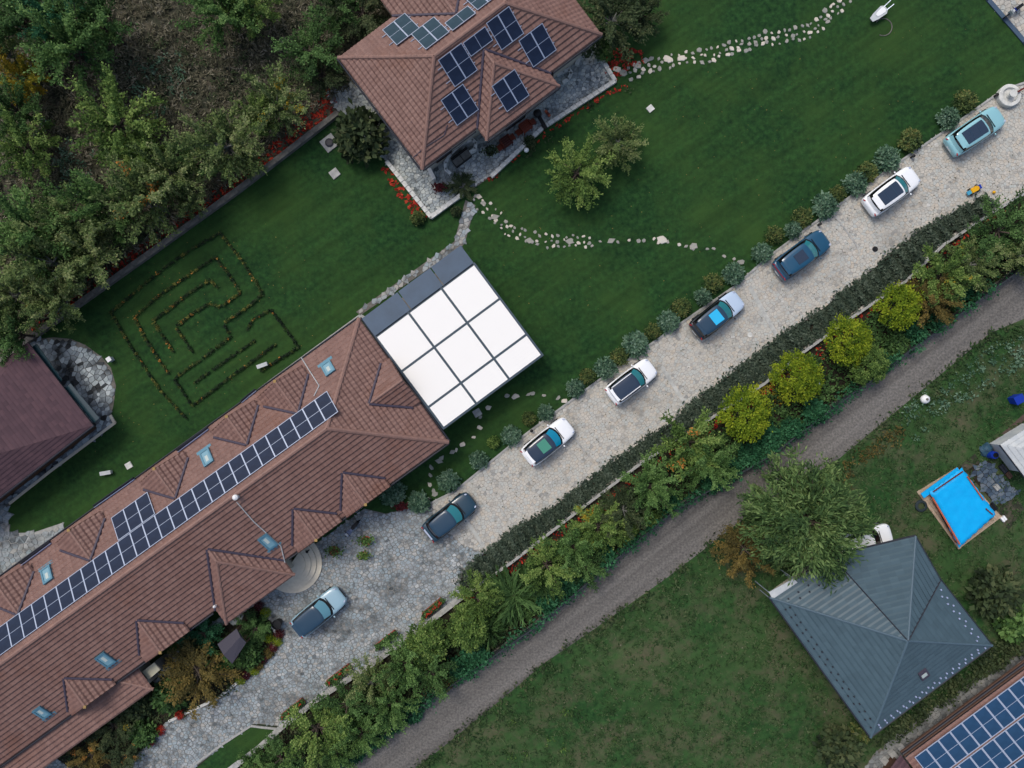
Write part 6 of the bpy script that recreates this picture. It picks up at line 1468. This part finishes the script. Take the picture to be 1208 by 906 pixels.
# manhole, dark patches on the drive
p = P(1032, 294); mb = MB(); mb.lathe((p.x, p.y, .03), [(.22, 0), (.22, .04)], 14); tag(mb.build('manhole_cover', M['black']), 'small black round drain cover on the driveway', 'drain cover')
p = P(884.5, 395); mb = MB(); mb.lathe((p.x, p.y, .03), [(.2, 0), (.2, .045)], 14); tag(mb.build('manhole_cover', M['coping']), 'small white round drain cover on the driveway', 'drain cover')
# drive-side ground lights
for i, (x, y) in enumerate([(627, 508), (966, 265), (1076, 185), (1174, 113), (507, 588)]):
    p = P(x, y, .2); t = thing('path_light', (p.x, p.y, 0), '%s small dark bollard light on the upper kerb, counting from the courtyard' % ORD[[1, 2, 3, 4, 0][i]], 'light', 'bollard lights on the driveway kerb')
    mb = MB(); mb.lathe((0, 0, 0), [(.08, 0), (.08, .4)], 8); link('post', mb.mesh('post', M['black']), t); mb = MB(); mb.lathe((0, 0, .4), [(.13, 0), (.13, .08), (.03, .12)], 8); link('head', mb.mesh('head', M['black']), t)
# square canopy and roof hatch by the house
cq = [P(x, y, 2.2) for x, y in ((279, 741.5), (290.5, 758), (274, 783), (256.5, 760))]; cc_ = sum(cq, Vector()) / 4; t = thing('square_canopy', (cc_.x, cc_.y, 0), 'square dark slate coloured canopy among the bushes', 'canopy')
M['canopy'] = mat('slate canopy', srgb(62, 60, 70), .7); mb = MB()
rA = (cq[2] + cq[3]) / 2 - t.location + Vector((0, 0, .22)); rB = (cq[0] + cq[1]) / 2 - t.location + Vector((0, 0, .22)); lq = [q - t.location for q in cq]
mb.poly([rA, rB, lq[0], lq[3]]); mb.poly([rB, rA, lq[2], lq[1]]); mb.poly([rB, lq[1], lq[0]]); mb.poly([rA, lq[3], lq[2]])
mb2 = MB(); mb2.v = [v for v in mb.v]; mb2.f = mb.f; mb2.t = mb.t; mb2.mi = mb.mi; link('roof', mb2.mesh('roof', M['canopy']), t)
for q in cq: mb = MB(); l_ = (q - t.location) * .92; mb.box((l_.x, l_.y, 1.08), (.1, .1, 2.1)); link('post', mb.mesh('post', M['brownwood']), t)
sq = [P(x, y, 1.8) for x, y in ((182, 781), (189.5, 790), (175, 802.5), (167, 792.5))]; c_ = sum(sq, Vector()) / 4; t = thing('cellar_hatch', (c_.x, c_.y, 0), 'cream square hatch roof against the long house', 'hatch')
M['cream'] = mat('cream sheet', srgb(168, 166, 146), .6); mb = MB(); mb.prism([tuple(q - c_)[:2] for q in sq], 0, 1.72); link('box', mb.mesh('box', M['kerbdark']), t); mb = MB(); mb.prism([tuple((q - c_) * .94)[:2] for q in sq], 1.72, 1.8); link('lid', mb.mesh('lid', M['cream']), t)
sheet('side_paving', [(186, 778), (203, 768), (212, 790), (190, 812), (178, 800)], .065, M['kerbdark'])
paving('side_paving_stones', [(186, 778), (203, 768), (212, 790), (190, 812), (178, 800)], .6, M['terrace'], .05, .1, .6)
paving('entry_paving', [(250, 735), (268, 722), (290, 722), (276, 745)], .6, M['terrace'], .05, .1, .6)

# ------------------------------------------------------------------ neighbour's pool cover and yard
base = [P(x, y) for x, y in ((1081, 580), (1128, 551), (1181, 609), (1130, 648))]
bc = sum(base, Vector()) / 4; t = thing('covered_pool', (bc.x, bc.y, 0), 'raised timber box under a bright blue tarpaulin with pale boards around it', 'pool')
zt = .9; tc4 = [P(x, y, zt) for x, y in ((1100, 582), (1137, 554), (1176, 607), (1134, 645))]
for k in range(4):
    a, b = base[k], base[(k+1) % 4]; d = b - a; n = Vector((-d.y, d.x, 0)).normalized(); n = n if (bc - a).dot(n) > 0 else -n
    wd_ = (.9, .5, .35, .75)[k]; rows_ = 3
    for r_ in range(rows_):
        mb = MB(); c = (a + b) / 2 + n * (wd_ * (r_ + .5) / rows_) - t.location; mb.box((c.x, c.y, .06 + .01 * r_ + .004 * k), (d.length - .1 * r_, wd_ / rows_ - .02, .08), Matrix.Rotation(math.atan2(d.y, d.x) + random.uniform(-.01, .01), 3, 'Z')); link('plank', mb.mesh('plank', M['wood']), t)
mb = MB(); mb.prism([tuple((q - bc) * .95)[:2] for q in tc4], 0, zt - .08); link('timber_box', mb.mesh('timber_box', M['orange']), t)
# tarpaulin: sagging sheet with folds, edges hanging
mb = MB(); NX, NY = 22, 28; q = [p - bc for p in tc4]
for j in range(NY + 1):
    for i in range(NX + 1):
        u_, v_ = i / NX, j / NY; p = (q[0].lerp(q[1], u_)).lerp(q[3].lerp(q[2], u_), v_); e = min(u_, 1-u_, v_, 1-v_)
        z = zt + .012 * math.sin(u_ * 21 + v_ * 2) * (1 if e > .05 else .3) + .006 * math.sin(v_ * 31 + u_ * 8) - (.0 if e > .02 else .22) + random.uniform(-.008, .008)
        k_ = 1.0 if e > .02 else 1.035 + .02 * math.sin((u_ + v_) * 40); mb.v.append((p.x * k_, p.y * k_, z))
for j in range(NY):
    for i in range(NX): a = j * (NX+1) + i; mb.f.append((a, a + NX + 1, a + NX + 2, a + 1)); mb.t.append(.5); mb.mi.append(0)
me = mb.mesh('tarpaulin', M['tarp'], smooth=True); link('tarpaulin', me, t)
for (xa, ya, xb, yb, z, wd_, m_) in ((1088, 585, 1131, 554, .55, .42, 'tarp'), (1100, 587, 1132, 642, .95, .12, 'orange'), (1141, 562, 1160, 590, 1.0, .09, 'orange'), (1101, 580, 1136, 556, .98, .08, 'redwood'), (1163, 600, 1171, 607, 1.0, .08, 'redwood'), (1112, 604, 1122, 622, .5, .5, 'black'), (1122, 624, 1135, 640, .6, .35, 'tarp')):
    A, B = P(xa, ya, z), P(xb, yb, z); d = B - A; mb = MB(); c = (A + B) / 2 - t.location; mb.box((c.x, c.y, z), (d.length, wd_, .07), Matrix.Rotation(math.atan2(d.y, d.x), 3, 'Z')); link({'tarp': 'tarpaulin_strip', 'orange': 'batten', 'redwood': 'batten', 'black': 'dark_gap_box'}[m_], mb.mesh('batten', M[m_]), t)  # the black piece is a solid box that puts in the dark of a gap
mb = MB(); 
for px_, py_ in ((1087, 597),):
    p = P(px_, py_, .15); t2 = thing('old_tyre', (p.x, p.y, 0), 'dark tyre lying left of the blue pool cover', 'tyre')
    prof = [(.28, .02), (.42, 0), (.5, .1), (.42, .2), (.28, .18)]; mb = MB(); mb.lathe((0, 0, 0), prof, 18); mb.f.pop(); mb.t.pop(); mb.mi.pop(); link('tread', mb.mesh('tread', M['slatedark'] if 'slatedark' in M else M.setdefault('slatedark', mat('dusty rubber', srgb(36, 48, 52), .8)), smooth=True), t2)
yard = [(1140, 556), (1150, 548), (1167, 543), (1180, 560), (1202, 580), (1196, 588), (1177, 599)]
sheet('yard', yard, .014, M['soil']); paving('yard_paving', yard, .3, M['slate'], 0, .06, math.radians(38))
sheet('bare_dirt', [(1166, 525), (1208, 488), (1208, 512), (1180, 527), (1172, 540)], .012, mat('bare dirt', srgb(70, 60, 54), .95, col2=srgb(86, 74, 66), scale=2))
sheet('bare_dirt', [(1176, 600), (1200, 586), (1208, 600), (1190, 625), (1180, 612)], .012, M['wild'])
sheet('bare_dirt', [(1120, 560), (1150, 535), (1156, 545), (1132, 566)], .012, M['wild'])
p = P(1174, 537, .8); t = thing('blue_barrel', (p.x, p.y, 0), 'bright navy blue barrel by the white shed roof', 'barrel'); mb = MB(); mb.lathe((0, 0, 0), [(.26, 0), (.3, .1), (.3, .75), (.26, .85)], 14); link('drum', mb.mesh('drum', M['navy'], smooth=False), t); mb = MB(); mb.lathe((0, 0, .85), [(.2, 0), (.2, .04)], 12); link('lid', mb.mesh('lid', M['black']), t)
p = P(1167, 531, .4); t = thing('tarpaulin_heap', (p.x, p.y, 0), 'crumpled grey blue sheet heaped beside the blue barrel', 'heap'); mb = MB(); mb.lathe((0, 0, 0), [(.55, 0), (.5, .2), (.36, .3), (.15, .46)], 9); me = mb.mesh('sheet', mat('dull blue sheet', srgb(48, 84, 104), .6, col2=srgb(36, 60, 76), scale=4, bump=.05))
for v in me.vertices: v.co.x *= random.uniform(.75, 1.25); v.co.y *= random.uniform(.75, 1.25)
link('sheet', me, t)
for i, (x, y, s, m_, lab) in enumerate([(1184, 553, .5, 'gutter', 'dark plank pile on the slate yard'), (1176, 575, .28, 'kerb', 'pale box on the slate yard'), (1190, 560, .4, 'brownwood', 'brown board leaning on the slate yard edge'), (1172, 598, .4, 'black', 'black crate at the corner of the blue pool cover'), (1184, 612, .25, 'white', 'small white bucket below the slate yard')]):
    p = P(x, y, .2); t = thing('yard_clutter' if i != 4 else 'bucket', (p.x, p.y, .05), lab, 'clutter' if i != 4 else 'bucket', rz=-.9)
    for k in range(2): mb = MB(); mb.box((0, (k-.5)*.2, .12), (s * 1.5, .17, .2 - .04 * k)); link('piece', mb.mesh('piece', M[m_]), t)
# white shed at the right edge
sv = [P(x, y, 2.4) for x, y in ((1179, 525), (1208, 507))]; p0, p1 = sv; d = (p1 - p0).normalized(); e_ = Vector((d.y, -d.x, 0)); e_ = e_ if e_.x > 0 or e_.y < 0 else -e_
e_ = (P(1208, 563, 2.4) - p0).normalized(); t = thing('white_shed', ((p0 + p1)/2 + e_)*Vector((1,1,0)) if False else (((p0+p1)/2 + e_).x, ((p0+p1)/2 + e_).y, 0), 'white shed roof cut by the right edge', 'shed')
c4 = [p0, p0 + d * 4.2, p0 + d * 4.2 + e_ * 3.6, p0 + e_ * 3.6]; ap_ = sum(c4, Vector()) / 4 + Vector((0, 0, .8))
for k in range(4):
    a, b = c4[k], c4[(k+1) % 4]; mb = MB(); 
    for r_ in range(6):
        t0, t1 = r_ / 6, (r_ + 1) / 6; up_ = Vector((0, 0, .03)); mb.poly([a.lerp(ap_, t0) + up_, b.lerp(ap_, t0) + up_, b.lerp(ap_, t1), a.lerp(ap_, t1)])
    mb.build('roof_sheet', M['offwhite'], t)
mb = MB(); cc2 = sum(c4, Vector())/4; mb.prism([tuple(cc2 + (q - cc2) * .72)[:2] for q in c4], 0, 2.38); mb.build('wall', M['offwhite'], t); beam('gutter', c4[0], c4[3], .1, .08, M['gutter'], t)
p = P(1202, 471, .8); t = thing('blue_bin', (p.x, p.y, 0), 'bright blue bin at the right edge above the shed', 'bin', rz=.5); mb = MB(); mb.prism([(-.3, -.25), (.3, -.25), (.3, .25), (-.3, .25)], 0, .85, top=[(-.36, -.3), (.36, -.3), (.36, .3), (-.36, .3)]); link('body', mb.mesh('body', M['navy']), t); mb = MB(); mb.box((0, 0, .88), (.76, .64, .06)); link('lid', mb.mesh('lid', M['navy']), t)
# gravel strip by the solar building
gs = [(1225, 752), (1208, 766), (1170, 788), (1100, 836), (1055, 868), (1030, 890), (1015, 915), (1060, 915), (1090, 885), (1208, 805), (1225, 795)]
sheet('gravel_strip', gs, .016, M['kerbdark']); paving('gravel_strip_stones', gs, .26, M['roadbrick'], 0, .06, math.radians(36.5))
for k in range(3):
    A, B = P(1040 + k * 9, 905 - k * 9), P(1054 + k * 9, 898 - k * 7); 
    mb = MB(); c = (A + B)/2; mb.box((c.x, c.y, .1 + k * .08), (1.5, .5, .2 + k * .16), Matrix.Rotation(math.radians(-50), 3, 'Z')); t_ = mb.build('step', M['kerb']); tag(t_, kind='structure')

# fallen leaves, loose on lawn and paving
def litter(name, poly_px, n, key, z, label):
    p = scatter_in(W2(poly_px), n); c = np.column_stack([p, np.full(n, z)])
    me = leafmesh(name, c, RNG.uniform(.04, .09, n), RNG.uniform(0, 1, n), F[key], 1.4, up=4); tag(link(name, me), label, 'leaves', kind='stuff')
litter('fallen_leaves', [(120, 350), (282, 240), (360, 300), (400, 380), (180, 520), (60, 560), (140, 440)], 160, 'rust', .03, 'scattered autumn leaves on the maze lawn')
litter('fallen_leaves', DRIVE_UP[2:] + list(reversed(KERB[1:])), 900, 'dry', .055, 'small dry leaves scattered over the driveway')
litter('fallen_leaves', [(720, 100), (1150, 10), (1180, 95), (900, 290), (760, 380), (600, 400), (590, 240)], 220, 'rust', .03, 'scattered leaves on the large lawn')
litter('fallen_leaves', [(640, 800), (900, 620), (1040, 560), (1160, 640), (1020, 880), (600, 900)], 700, 'dry', .04, 'dead leaves and dry stalks in the rough grass')
